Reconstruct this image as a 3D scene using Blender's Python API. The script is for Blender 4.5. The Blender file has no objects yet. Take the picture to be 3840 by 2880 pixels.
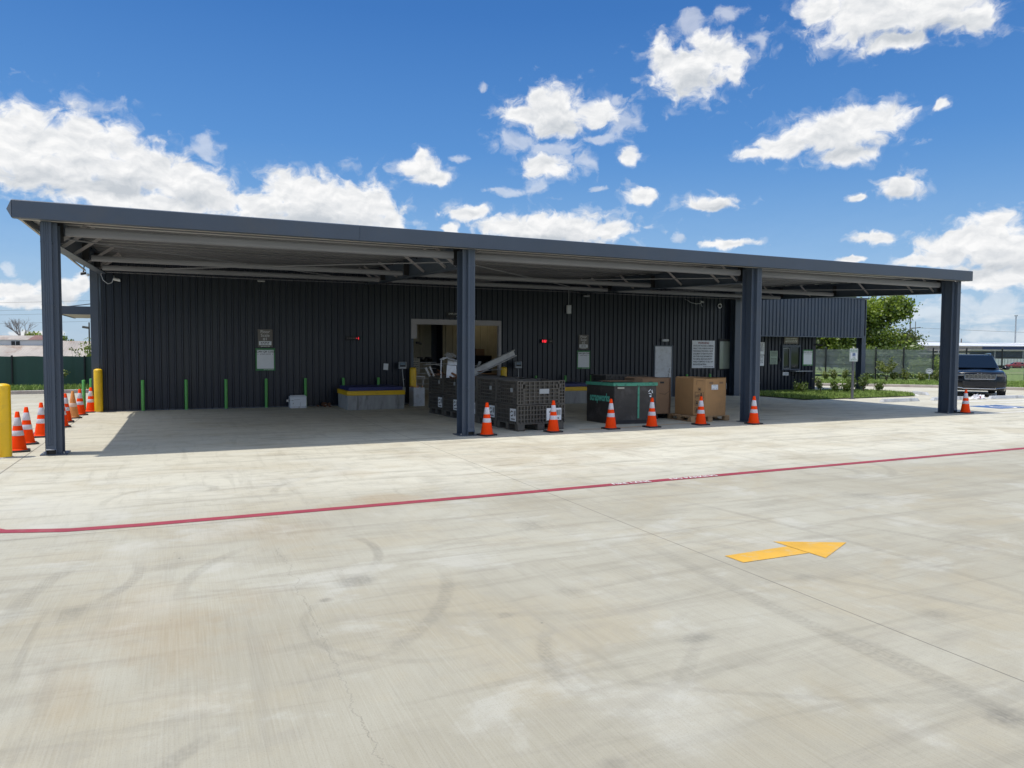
import bpy, bmesh, math, random
from mathutils import Vector, Matrix
R = math.radians
scene = bpy.context.scene
col = scene.collection
rng = random.Random(11)

# ------------------------------------------------------------------ camera
cam_d = bpy.data.cameras.new('camera')
cam_d.sensor_width = 36.0
cam_d.lens = 25.70
cam_d.clip_start = 0.1
cam_d.clip_end = 3000
cam = bpy.data.objects.new('camera', cam_d)
col.objects.link(cam)
cam.matrix_world = Matrix(((0.911714, 0.014407, -0.410573, 2.0297), (-0.410789, 0.045337, -0.910603, -14.7007),
                           (0.005495, 0.998868, 0.047252, 1.8505), (0, 0, 0, 1)))
scene.camera = cam

# ------------------------------------------------------------------ sun, sky, exposure
SUN_DIR = Vector((-0.292, 0.055, 1.0)).normalized()
SUN_EL = math.asin(SUN_DIR.z)
SUN_AZ = math.atan2(SUN_DIR.x, SUN_DIR.y)
sun_d = bpy.data.lights.new('sun', 'SUN')
sun_d.energy = 2.75
sun_d.angle = R(0.53)
sun_d.color = (1.0, 0.955, 0.88)
sun = bpy.data.objects.new('sun', sun_d)
sun.rotation_euler = SUN_DIR.to_track_quat('Z', 'Y').to_euler()
sun.location = (0, 0, 40)
col.objects.link(sun)
scene.view_settings.view_transform = 'Standard'
scene.view_settings.look = 'None'
scene.view_settings.exposure = 0.5
scene.view_settings.gamma = 1.0
scene.cycles.max_bounces = 8
scene.cycles.diffuse_bounces = 3
scene.cycles.transparent_max_bounces = 16
scene.cycles.use_denoising = True

CLOUDS = [(-8.94,13.18,3.38,2.19),(-5.85,13.00,3.48,2.56),(-2.55,12.03,3.28,2.18),(0.36,11.28,2.85,1.93),(-7.72,11.22,3.87,1.59),(-4.54,10.25,3.31,1.36),(2.32,10.50,2.01,1.28),(-10.44,12.12,1.45,1.95),(-1.44,9.94,3.79,0.93),(9.59,10.71,4.37,2.06),(7.43,11.41,2.30,1.47),(12.82,10.53,2.93,2.09),(5.31,10.30,2.09,1.04),(8.24,8.98,5.31,1.34),(14.73,9.59,1.22,1.54),(17.37,13.55,1.77,1.00),(17.02,14.20,0.78,0.82),(18.25,13.08,1.42,0.60),(27.33,17.82,3.02,1.65),(25.01,17.60,2.14,0.70),(30.70,17.53,2.11,0.89),(27.51,16.79,2.14,1.13),(33.19,14.39,0.84,0.65),(34.10,11.58,1.32,0.67),(26.83,13.85,1.97,1.00),(27.58,9.18,5.91,1.39),(24.35,9.36,3.24,0.97),(20.75,10.35,1.79,0.69),(19.40,9.30,0.64,0.48),(31.85,9.14,1.77,0.83),(37.73,20.12,3.10,2.04),(40.04,20.97,1.48,1.23),(35.51,21.16,1.20,1.34),(38.54,21.68,1.33,0.88),(40.89,19.56,0.82,0.83),(50.31,22.18,4.86,1.88),(53.91,21.81,3.75,1.57),(46.62,23.02,1.82,1.23),(51.22,20.28,2.40,0.66),(55.77,20.80,1.55,1.04),(47.59,14.95,3.77,1.45),(49.93,15.79,2.76,1.00),(44.53,14.44,2.52,0.87),(42.62,14.27,1.61,0.50),(48.52,13.71,1.78,0.85),(54.04,16.02,0.43,0.51),(51.91,11.10,1.41,0.79),(52.32,11.37,1.12,0.66),(49.19,10.51,0.74,0.28),(39.24,10.92,2.28,0.60),(40.63,7.90,2.15,0.37),(50.43,7.92,1.68,0.53),(48.85,6.32,0.83,0.35),(57.21,7.51,2.03,1.47),(55.16,6.91,2.39,1.15),(58.00,6.42,2.99,1.62),(53.57,6.18,1.64,0.43),(57.43,8.66,1.01,0.76),(56.79,4.86,3.85,1.05),(-7.09,3.83,1.58,0.86),(-9.65,3.61,1.49,0.65),(-6.07,4.28,0.70,0.93),(-9.17,2.98,2.27,0.48),(-8.58,0.89,1.53,0.30)]
WISPS = [(26.12,12.34,1.25,0.68),(32.09,18.27,0.63,0.44),(32.46,16.84,1.57,1.21),(29.85,14.15,0.78,0.99),(27.17,15.17,2.14,0.66),(24.67,15.67,2.15,0.72),(37.50,23.06,1.01,0.75),(39.99,23.27,1.25,0.62),(1.75,13.80,0.92,1.05),(42.46,21.59,0.71,0.52),(21.79,19.46,0.43,0.31),(20.03,14.29,0.64,0.33),(23.79,12.00,1.43,0.34),(30.76,12.13,0.64,0.27),(-10.40,5.13,0.54,0.41),(36.91,8.52,0.45,0.37),(31.07,15.76,1.41,0.45),(53.40,2.51,4.69,0.69),(56.84,3.05,3.85,0.91),(52.22,4.75,2.53,0.63),(57.66,1.22,3.03,0.48)]
SHADES = [(-8.25,10.43,3.32,0.87),(-3.98,10.91,3.34,0.84),(9.58,9.38,5.04,0.94),(27.51,16.79,2.49,0.71),(27.59,8.38,5.38,0.63),(37.92,19.05,2.35,0.79),(51.21,20.69,3.39,0.76),(47.92,13.92,3.00,0.67),(51.92,10.65,1.27,0.30),(56.76,5.61,3.85,0.66),(0.94,10.29,2.12,0.63),(54.21,20.57,2.66,0.66),(39.42,10.45,2.01,0.33),(-7.10,3.22,1.58,0.31)]


class NT:
    def __init__(s, tree):
        s.t = tree; s.n = tree.nodes; s.l = tree.links
        s.n.clear()
    def new(s, kind, **kw):
        n = s.n.new(kind)
        for k, v in kw.items(): setattr(n, k, v)
        return n
    def put(s, sock, v):
        if hasattr(v, 'is_output'): s.l.new(v, sock)
        elif v is not None: sock.default_value = v
    def math(s, op, a, b=None, c=None, clamp=False):
        n = s.new('ShaderNodeMath', operation=op, use_clamp=clamp)
        s.put(n.inputs[0], a)
        if b is not None: s.put(n.inputs[1], b)
        if c is not None: s.put(n.inputs[2], c)
        return n.outputs[0]
    def vmath(s, op, a, b=None, c=None):
        n = s.new('ShaderNodeVectorMath', operation=op)
        s.put(n.inputs[0], a)
        if b is not None: s.put(n.inputs[1], b)
        if c is not None: s.put(n.inputs[2], c)
        return n.outputs['Value'] if op in ('LENGTH', 'DISTANCE', 'DOT_PRODUCT') else n.outputs['Vector']
    def mapr(s, v, a, b, c=0.0, d=1.0, smooth=False):
        n = s.new('ShaderNodeMapRange')
        if smooth: n.interpolation_type = 'SMOOTHSTEP'
        s.put(n.inputs[0], v)
        for i, x in enumerate((a, b, c, d)): s.put(n.inputs[1 + i], x)
        return n.outputs[0]
    def noise(s, vec, scale, detail=4, rough=0.5, dist=0.0):
        n = s.new('ShaderNodeTexNoise')
        if vec is not None: s.l.new(vec, n.inputs['Vector'])
        n.inputs['Scale'].default_value = scale; n.inputs['Detail'].default_value = detail
        n.inputs['Roughness'].default_value = rough; n.inputs['Distortion'].default_value = dist
        return n.outputs['Fac']
    def mix(s, f, a, b, mode='MIX'):
        n = s.new('ShaderNodeMix', data_type='RGBA', blend_type=mode)
        s.put(n.inputs[0], f)
        for sock, v in ((n.inputs[6], a), (n.inputs[7], b)):
            s.put(sock, v if hasattr(v, 'is_output') else (tuple(v) + (1,))[:4])
        return n.outputs[2]
    def mapping(s, vec, scale=(1, 1, 1), rot=(0, 0, 0), loc=(0, 0, 0)):
        n = s.new('ShaderNodeMapping')
        s.l.new(vec, n.inputs[0])
        n.inputs['Scale'].default_value = scale; n.inputs['Rotation'].default_value = rot; n.inputs['Location'].default_value = loc
        return n.outputs[0]

world = bpy.data.worlds.new('World')
scene.world = world
world.use_nodes = True
w = NT(world.node_tree)
sky = w.new('ShaderNodeTexSky', sky_type='NISHITA', sun_disc=False)
sky.sun_elevation = SUN_EL
sky.sun_rotation = SUN_AZ
sky.air_density = 1.25; sky.dust_density = 0.5; sky.ozone_density = 2.0
hs = w.new('ShaderNodeHueSaturation')
hs.inputs['Saturation'].default_value = SKY_SAT = 1.28
hs.inputs['Value'].default_value = 1.2
w.l.new(sky.outputs[0], hs.inputs['Color'])
tc = w.new('ShaderNodeTexCoord')
D = tc.outputs['Generated']
sx = w.new('ShaderNodeSeparateXYZ'); w.l.new(D, sx.inputs[0])
az = w.math('MULTIPLY', w.math('ARCTAN2', sx.outputs[0], sx.outputs[1]), 57.2958)
el = w.math('MULTIPLY', w.math('ARCSINE', sx.outputs[2]), 57.2958)
cb = w.new('ShaderNodeCombineXYZ'); w.l.new(az, cb.inputs[0]); w.l.new(el, cb.inputs[1])
P0 = cb.outputs[0]
nz = w.new('ShaderNodeTexNoise'); nz.inputs['Scale'].default_value = 0.5; nz.inputs['Detail'].default_value = 4
w.l.new(P0, nz.inputs['Vector'])
warp = w.vmath('MULTIPLY', w.vmath('SUBTRACT', nz.outputs['Color'], (0.5, 0.5, 0.5)), (1.9, 1.3, 0))
P = w.vmath('ADD', P0, warp)
def field(lst, pos, k=0.14):
    out = None
    for (a, e, ra, re) in lst:
        d = w.vmath('LENGTH', w.vmath('MULTIPLY_ADD', pos, (1 / ra, 1 / re, 0), (-a / ra, -e / re, 0)))
        if out is None: out = d
        else:
            n = w.new('ShaderNodeMath', operation='SMOOTH_MIN')
            w.l.new(out, n.inputs[0]); w.l.new(d, n.inputs[1]); n.inputs[2].default_value = k
            out = n.outputs[0]
    return out
fine = w.noise(w.mapping(P, (1, 1.2, 1)), 0.75, 9, 0.58, 0.3)
soft = w.noise(w.mapping(P, (0.8, 1.3, 1)), 0.55, 5, 0.55)
soft2 = w.noise(w.mapping(P, (0.8, 1.3, 1), loc=(0.10, -0.42, 0)), 0.55, 5, 0.55)
body = field(CLOUDS, P)
edge = w.math('ADD', body, w.math('MULTIPLY', w.math('SUBTRACT', fine, 0.5), 1.75))
dens = w.mapr(edge, 1.2, 0.58, 0, 1, True)
wis = field(WISPS, P)
wedge = w.math('ADD', wis, w.math('MULTIPLY', w.math('SUBTRACT', fine, 0.5), 3.0))
veil = w.math('MULTIPLY', w.mapr(w.math('ADD', body, w.math('MULTIPLY', w.math('SUBTRACT', fine, 0.5), 3.4)), 1.5, 0.85, 0, 0.32, True), w.mapr(soft, 0.42, 0.62, 0.2, 1, True))
wd = w.math('MAXIMUM', w.mapr(wedge, 1.3, 0.3, 0, 0.48, True), veil)
low = w.noise(w.mapping(P0, (0.22, 1.0, 1)), 0.7, 6, 0.6)
band = w.math('MULTIPLY', w.mapr(low, 0.50, 0.70, 0, 0.6, True), w.mapr(el, 8.5, 3.0, 0, 1, True))
band = w.math('MULTIPLY', band, w.mapr(az, 32, 50, 0.15, 1.0, True))
haze_f = w.mapr(el, 14, 0, 0, 0.12, True)
tot = w.math('MAXIMUM', w.math('MAXIMUM', dens, wd), w.math('MAXIMUM', band, haze_f))
shd = w.mapr(field(SHADES, P, 0.3), 1.35, 0.1, 0, 1, True)
relief = w.math('MULTIPLY', w.math('SUBTRACT', soft2, soft), 1.15)
core = w.mapr(edge, 0.75, 0.0, 0.06, -0.10)
lum = w.math('ADD', w.math('ADD', w.math('SUBTRACT', 0.86, w.math('MULTIPLY', shd, 0.36)), relief), core)
lum = w.math('ADD', lum, w.math('MULTIPLY', w.math('SUBTRACT', fine, 0.5), -0.10))
lum = w.math('MINIMUM', w.math('MAXIMUM', lum, 0.42), 1.0)
rear = w.math('MULTIPLY', w.mapr(w.noise(D, 3.2, 7, 0.6), 0.46, 0.6, 0, 0.9, True), w.mapr(w.math('ABSOLUTE', w.math('SUBTRACT', az, 24)), 48, 62, 0, 1, True))  # added clouds behind the camera, unseen, to fill the shade under the canopy
rear = w.math('MULTIPLY', rear, w.mapr(el, 0, 10, 0.3, 1, True))
tot = w.math('MAXIMUM', tot, rear)
ccol = w.mix(lum, (0.19, 0.24, 0.30), (0.69, 0.69, 0.69))
ccol = w.mix(rear, ccol, (1.25, 1.25, 1.27))
SKY_K = 0.115
skyc = w.vmath('SCALE', hs.outputs[0]); skyc.node.inputs['Scale'].default_value = SKY_K
ramp = w.new('ShaderNodeValToRGB'); w.l.new(w.mapr(el, 0, 30), ramp.inputs[0])
er = ramp.color_ramp; er.elements[0].position = 0.0; er.elements[0].color = (0.198, 0.340, 0.509, 1); er.elements[1].position = 1.0; er.elements[1].color = (0.016, 0.084, 0.275, 1)
for pos_, c_ in ((0.22, (0.115, 0.257, 0.489, 1)), (0.5, (0.050, 0.164, 0.413, 1)), (0.8, (0.022, 0.103, 0.324, 1))):
    e_ = er.elements.new(pos_); e_.color = c_
skyc = w.mix(w.mapr(el, 45, 26, 0.0, 0.85, True), skyc, ramp.outputs[0])
mixc = w.mix(tot, skyc, ccol)
bg = w.new('ShaderNodeBackground'); w.l.new(mixc, bg.inputs[0]); bg.inputs[1].default_value = 1.0
wo = w.new('ShaderNodeOutputWorld'); w.l.new(bg.outputs[0], wo.inputs[0])

# ------------------------------------------------------------------ materials
def mat(name, c, rough=0.6, metal=0.0, var=0.12, scale=6.0, bump=0.0, bscale=40.0, spec=0.5, coat=0.0, stretch=(1, 1, 1), dirt=None, dirt_amt=0.0, dscale=2.0, emit=None, es=0.0):
    m = bpy.data.materials.new(name); m.use_nodes = True
    k = NT(m.node_tree)
    out = k.new('ShaderNodeOutputMaterial'); b = k.new('ShaderNodeBsdfPrincipled')
    k.l.new(b.outputs[0], out.inputs[0])
    t = k.new('ShaderNodeTexCoord'); v = k.mapping(t.outputs['Object'], stretch)
    n = k.noise(v, scale, 5, 0.6)
    lo = tuple(x * (1 - var) for x in c); hi = tuple(min(1, x * (1 + var)) for x in c)
    cc = k.mix(k.mapr(n, 0.3, 0.7), lo, hi)
    if dirt:
        dn = k.noise(v, dscale, 7, 0.65, 0.4)
        cc = k.mix(k.mapr(dn, 0.5, 0.72, 0, dirt_amt, True), cc, dirt)
    k.l.new(cc, b.inputs['Base Color'])
    k.l.new(k.mapr(n, 0.25, 0.75, max(0, rough - 0.07), min(1, rough + 0.07)), b.inputs['Roughness'])
    b.inputs['Metallic'].default_value = metal
    b.inputs['Specular IOR Level'].default_value = spec
    b.inputs['Coat Weight'].default_value = coat
    if bump:
        bn = k.new('ShaderNodeBump'); bn.inputs['Strength'].default_value = bump; bn.inputs['Distance'].default_value = 0.01
        k.l.new(k.noise(v, bscale, 3), bn.inputs['Height']); k.l.new(bn.outputs[0], b.inputs['Normal'])
    if emit:
        b.inputs['Emission Color'].default_value = tuple(emit) + (1,); b.inputs['Emission Strength'].default_value = es
    return m
M = {}
M['navy'] = mat('navy_steel_paint', (0.055, 0.073, 0.103), 0.45, 0, 0.10, 1.2, dirt=(0.085, 0.085, 0.085), dirt_amt=0.3, dscale=1.4)
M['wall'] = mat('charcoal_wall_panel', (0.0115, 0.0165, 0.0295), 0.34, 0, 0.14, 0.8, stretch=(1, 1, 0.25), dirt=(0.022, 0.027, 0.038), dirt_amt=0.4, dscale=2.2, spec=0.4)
M['deck'] = mat('galvalume_deck', (0.54, 0.54, 0.52), 0.5, 0.05, 0.10, 3.0, stretch=(0.2, 1, 1))
M['purlin'] = mat('grey_primer_steel', (0.19, 0.195, 0.215), 0.5, 0, 0.15, 2.0, stretch=(0.2, 1, 1))
M['zed'] = mat('grey_zed_steel', (0.12, 0.122, 0.135), 0.5, 0, 0.12, 2.0, stretch=(0.2, 1, 1))
M['beige'] = mat('beige_trim', (0.42, 0.39, 0.34), 0.6, 0, 0.1, 3)
M['frame'] = mat('grey_door_frame', (0.36, 0.34, 0.35), 0.6, 0, 0.1, 3)
M['inwall'] = mat('cream_interior_panel', (0.36, 0.33, 0.24), 0.5, 0, 0.12, 2)
M['black'] = mat('black_plastic', (0.022, 0.021, 0.020), 0.5, 0, 0.2, 6)
M['rubber'] = mat('black_rubber', (0.025, 0.025, 0.026), 0.75, 0, 0.2, 8, 0.2)
M['crate'] = mat('weathered_black_plastic', (0.085, 0.077, 0.066), 0.6, 0, 0.25, 5, dirt=(0.15, 0.135, 0.11), dirt_amt=0.45, dscale=3)
M['orange'] = mat('cone_orange', (1.0, 0.062, 0.003), 0.5, 0, 0.05, 6, spec=0.1, dirt=(0.55, 0.05, 0.012), dirt_amt=0.5, dscale=4)
M['fade'] = mat('faded_cone_orange', (0.72, 0.27, 0.07), 0.6, 0, 0.15, 6, dirt=(0.4, 0.16, 0.06), dirt_amt=0.5, dscale=4)
M['refl'] = mat('reflective_collar', (0.62, 0.59, 0.63), 0.4, 0, 0.06, 9, dirt=(0.42, 0.36, 0.35), dirt_amt=0.6, dscale=5)
M['refl2'] = mat('faded_collar', (0.78, 0.55, 0.42), 0.5, 0, 0.1, 9)
M['yellow'] = mat('yellow_paint', (0.76, 0.46, 0.004), 0.4, 0, 0.08, 3, dirt=(0.5, 0.32, 0.03), dirt_amt=0.5, dscale=4)
M['green'] = mat('green_paint', (0.09, 0.34, 0.07), 0.45, 0, 0.12, 4)
M['signgreen'] = mat('sign_green', (0.035, 0.20, 0.055), 0.5, 0, 0.06, 4)
M['white'] = mat('white_sign_face', (0.72, 0.74, 0.76), 0.45, 0, 0.04, 4)
M['whitep'] = mat('white_enamel', (0.62, 0.64, 0.67), 0.4, 0, 0.1, 5, dirt=(0.35, 0.31, 0.27), dirt_amt=0.5, dscale=6)
M['signgrey'] = mat('sign_taupe', (0.14, 0.125, 0.11), 0.5, 0, 0.05, 4)
M['ink'] = mat('black_ink', (0.015, 0.015, 0.017), 0.6, 0, 0.05, 4)
M['redink'] = mat('dark_red_ink', (0.20, 0.03, 0.03), 0.6, 0, 0.05, 4)
M['letter'] = mat('pale_lettering', (0.66, 0.66, 0.64), 0.5, 0, 0.05, 4)
M['conc'] = mat('grey_concrete', (0.33, 0.33, 0.32), 0.85, 0, 0.18, 3, 0.25, 30, dirt=(0.12, 0.11, 0.10), dirt_amt=0.7, dscale=2.5, stretch=(2.2, 2.2, 0.5))
M['kerb'] = mat('kerb_concrete', (0.46, 0.41, 0.37), 0.85, 0, 0.15, 2, 0.25, 30, dirt=(0.25, 0.17, 0.16), dirt_amt=0.5, dscale=1.2)
M['stop'] = mat('wheel_stop_concrete', (0.46, 0.47, 0.48), 0.85, 0, 0.15, 4, 0.3, 30, dirt=(0.24, 0.24, 0.24), dirt_amt=0.6, dscale=3)
M['blue'] = mat('dark_blue_deck_paint', (0.022, 0.030, 0.13), 0.5, 0, 0.2, 4)
M['steel'] = mat('bare_steel', (0.42, 0.42, 0.42), 0.4, 0.7, 0.15, 6)
M['alu'] = mat('scrap_aluminium', (0.33, 0.33, 0.32), 0.5, 0.3, 0.2, 5, dirt=(0.25, 0.22, 0.19), dirt_amt=0.6, dscale=4)
M['rust'] = mat('rusty_steel', (0.16, 0.075, 0.04), 0.8, 0.2, 0.35, 8)
M['copper'] = mat('scrap_copper', (0.62, 0.30, 0.16), 0.4, 0.7, 0.25, 14)
M['card'] = mat('cardboard', (0.42, 0.235, 0.10), 0.85, 0, 0.07, 3, 0.12, 60, dirt=(0.28, 0.165, 0.08), dirt_amt=0.45, dscale=2.2)
M['card2'] = mat('brown_cardboard', (0.25, 0.15, 0.085), 0.85, 0, 0.09, 3, dirt=(0.16, 0.10, 0.06), dirt_amt=0.5, dscale=2)
M['wood'] = mat('pallet_wood', (0.36, 0.23, 0.12), 0.8, 0, 0.25, 5, 0.3, 30, stretch=(0.5, 3, 3))
M['plyblack'] = mat('scuffed_black_board', (0.040, 0.035, 0.031), 0.6, 0, 0.3, 4, dirt=(0.12, 0.11, 0.10), dirt_amt=0.5, dscale=3.2)
M['tape'] = mat('mint_green_paint', (0.065, 0.30, 0.195), 0.55, 0, 0.15, 9, dirt=(0.02, 0.05, 0.04), dirt_amt=0.9, dscale=9)
M['minttext'] = mat('mint_lettering', (0.12, 0.50, 0.37), 0.6, 0, 0.05, 9)
M['led'] = mat('red_led_segment', (0.4, 0.01, 0.015), 0.5, emit=(1.0, 0.03, 0.05), es=1.3)
M['lcd'] = mat('lcd_screen', (0.13, 0.19, 0.25), 0.2)
M['lamp'] = mat('lit_lamp_lens', (0.9, 0.85, 0.7), 0.4, emit=(1.0, 0.86, 0.6), es=10.0)
M['lens'] = mat('white_lamp_lens', (0.75, 0.76, 0.78), 0.3, 0, 0.03)
M['carpaint'] = mat('black_car_paint', (0.004, 0.005, 0.008), 0.18, 0, 0.05, 3, spec=0.35, coat=0.35)
M['greypaint'] = mat('dark_grey_car_paint', (0.03, 0.03, 0.03), 0.3, 0, 0.05, 3, spec=0.6, coat=0.6)
M['whitecar'] = mat('white_car_paint', (0.75, 0.75, 0.75), 0.3, 0, 0.04, 3, coat=0.6)
M['redcar'] = mat('red_car_paint', (0.26, 0.022, 0.022), 0.3, 0, 0.06, 3, coat=0.6)
M['glass'] = mat('dark_car_glass', (0.004, 0.007, 0.013), 0.03, 0, 0.02, 2, spec=0.35)
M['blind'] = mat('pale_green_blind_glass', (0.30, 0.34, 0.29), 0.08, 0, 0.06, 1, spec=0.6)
M['winglass'] = mat('window_glass', (0.02, 0.026, 0.024), 0.03, 0, 0.02, 2, spec=0.5)
M['chrome'] = mat('chrome_trim', (0.45, 0.46, 0.48), 0.16, 1.0, 0.03, 3)
M['headlamp'] = mat('headlamp_lens', (0.10, 0.11, 0.12), 0.08, 0.3, 0.05, 9, coat=1)
M['leaf'] = mat('leaf_bright', (0.26, 0.34, 0.04), 0.5, 0, 0.35, 0.9)
M['leaf2'] = mat('leaf_dark', (0.095, 0.15, 0.032), 0.5, 0, 0.4, 0.9)
M['leafy'] = mat('leaf_yellow_green', (0.24, 0.27, 0.075), 0.55, 0, 0.35, 4)
M['leafo'] = mat('leaf_olive', (0.17, 0.19, 0.085), 0.6, 0, 0.35, 4)
def leafmat(name, c, var):
    m = bpy.data.materials.new(name); m.use_nodes = True; k = NT(m.node_tree)
    out = k.new('ShaderNodeOutputMaterial'); d = k.new('ShaderNodeBsdfDiffuse'); tr = k.new('ShaderNodeBsdfTranslucent'); g = k.new('ShaderNodeBsdfGlossy'); mx = k.new('ShaderNodeMixShader'); m2 = k.new('ShaderNodeMixShader')
    v = k.new('ShaderNodeTexCoord').outputs['Object']; n = k.noise(v, 1.3, 6, 0.7)
    cc = k.mix(k.mapr(n, 0.3, 0.7), tuple(x * (1 - var) for x in c), tuple(x * (1 + var) for x in c))
    k.l.new(cc, d.inputs[0]); k.l.new(k.mix(1.0, cc, (1.1, 1.15, 0.7), 'MULTIPLY'), tr.inputs[0]); g.inputs['Roughness'].default_value = 0.45
    mx.inputs[0].default_value = 0.42; k.l.new(d.outputs[0], mx.inputs[1]); k.l.new(tr.outputs[0], mx.inputs[2])
    m2.inputs[0].default_value = 0.05; k.l.new(mx.outputs[0], m2.inputs[1]); k.l.new(g.outputs[0], m2.inputs[2]); k.l.new(m2.outputs[0], out.inputs[0])
    return m
for nm_, c_ in (('leaf', (0.25, 0.32, 0.04)), ('leaf2', (0.12, 0.17, 0.035)), ('leafy', (0.21, 0.24, 0.065)), ('leafo', (0.15, 0.17, 0.07)), ('grassb', (0.15, 0.21, 0.04))): M[nm_] = leafmat('foliage_' + nm_, c_, 0.4)
M['bark'] = mat('bark', (0.14, 0.10, 0.07), 0.9, 0, 0.3, 8, 0.5, 20)
M['greybark'] = mat('grey_bare_bark', (0.23, 0.20, 0.18), 0.9, 0, 0.2, 8)
M['grassb'] = mat('grass_blade', (0.20, 0.28, 0.055), 0.7, 0, 0.4, 1.5)
M['turf'] = mat('turf_soil', (0.12, 0.19, 0.04), 0.95, 0, 0.35, 1.2, 0.5, 12, dirt=(0.17, 0.14, 0.08), dirt_amt=0.5, dscale=0.6)
M['fencegreen'] = mat('green_windscreen', (0.035, 0.080, 0.066), 0.7, 0, 0.12, 1.0, stretch=(3, 1, 0.4))
M['fenceblack'] = mat('black_fence_coating', (0.012, 0.014, 0.018), 0.45, 0, 0.1, 4)
M['tin'] = mat('rusty_tin_roof', (0.38, 0.33, 0.275), 0.7, 0.0, 0.2, 0.6, dirt=(0.26, 0.175, 0.125), dirt_amt=0.85, dscale=0.9, stretch=(1, 0.35, 1))
M['tinred'] = mat('red_rust_roof', (0.20, 0.10, 0.075), 0.7, 0, 0.25, 1.5)
M['palewall'] = mat('pale_shed_wall', (0.55, 0.56, 0.58), 0.7, 0, 0.08, 0.6)
M['whiteroof'] = mat('white_metal_roof', (0.62, 0.62, 0.62), 0.5, 0, 0.04, 0.1)
M['tanwall'] = mat('tan_ribbed_wall', (0.36, 0.34, 0.31), 0.6, 0, 0.12, 0.3, stretch=(8, 8, 0.2))
M['bluewall'] = mat('blue_wall_band', (0.045, 0.075, 0.17), 0.6, 0, 0.1, 0.2)
M['greywall'] = mat('grey_dock_wall', (0.12, 0.13, 0.145), 0.7, 0, 0.12, 0.2)
M['pole'] = mat('utility_pole_wood', (0.13, 0.11, 0.10), 0.9, 0, 0.2, 3)
M['galv'] = mat('galvanised_pole', (0.34, 0.36, 0.38), 0.5, 0.4, 0.1, 3)
M['redline'] = mat('red_line_paint', (0.28, 0.031, 0.048), 0.7, 0, 0.12, 3, 0.15, 60, dirt=(0.30, 0.12, 0.11), dirt_amt=0.55, dscale=4)
M['yarrow'] = mat('yellow_line_paint', (0.60, 0.33, 0.035), 0.7, 0, 0.10, 3, 0.15, 60, dirt=(0.50, 0.37, 0.17), dirt_amt=0.8, dscale=7)
M['wline'] = mat('white_line_paint', (0.74, 0.73, 0.70), 0.7, 0, 0.1, 3, dirt=(0.5, 0.48, 0.44), dirt_amt=0.6, dscale=3)
M['bluemark'] = mat('blue_marking_paint', (0.045, 0.12, 0.29), 0.7, 0, 0.1, 3)
M['orangeline'] = mat('orange_line_paint', (0.55, 0.30, 0.08), 0.8, 0, 0.15, 3, dirt=(0.36, 0.30, 0.22), dirt_amt=0.9, dscale=5)
M['sheet'] = mat('white_plastic_bag', (0.72, 0.70, 0.70), 0.4, 0, 0.08, 14)
M['tan'] = mat('tan_notice', (0.42, 0.40, 0.33), 0.6, 0, 0.06, 4)
M['greensheet'] = mat('pale_green_notice', (0.30, 0.38, 0.30), 0.6, 0, 0.06, 4)

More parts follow.
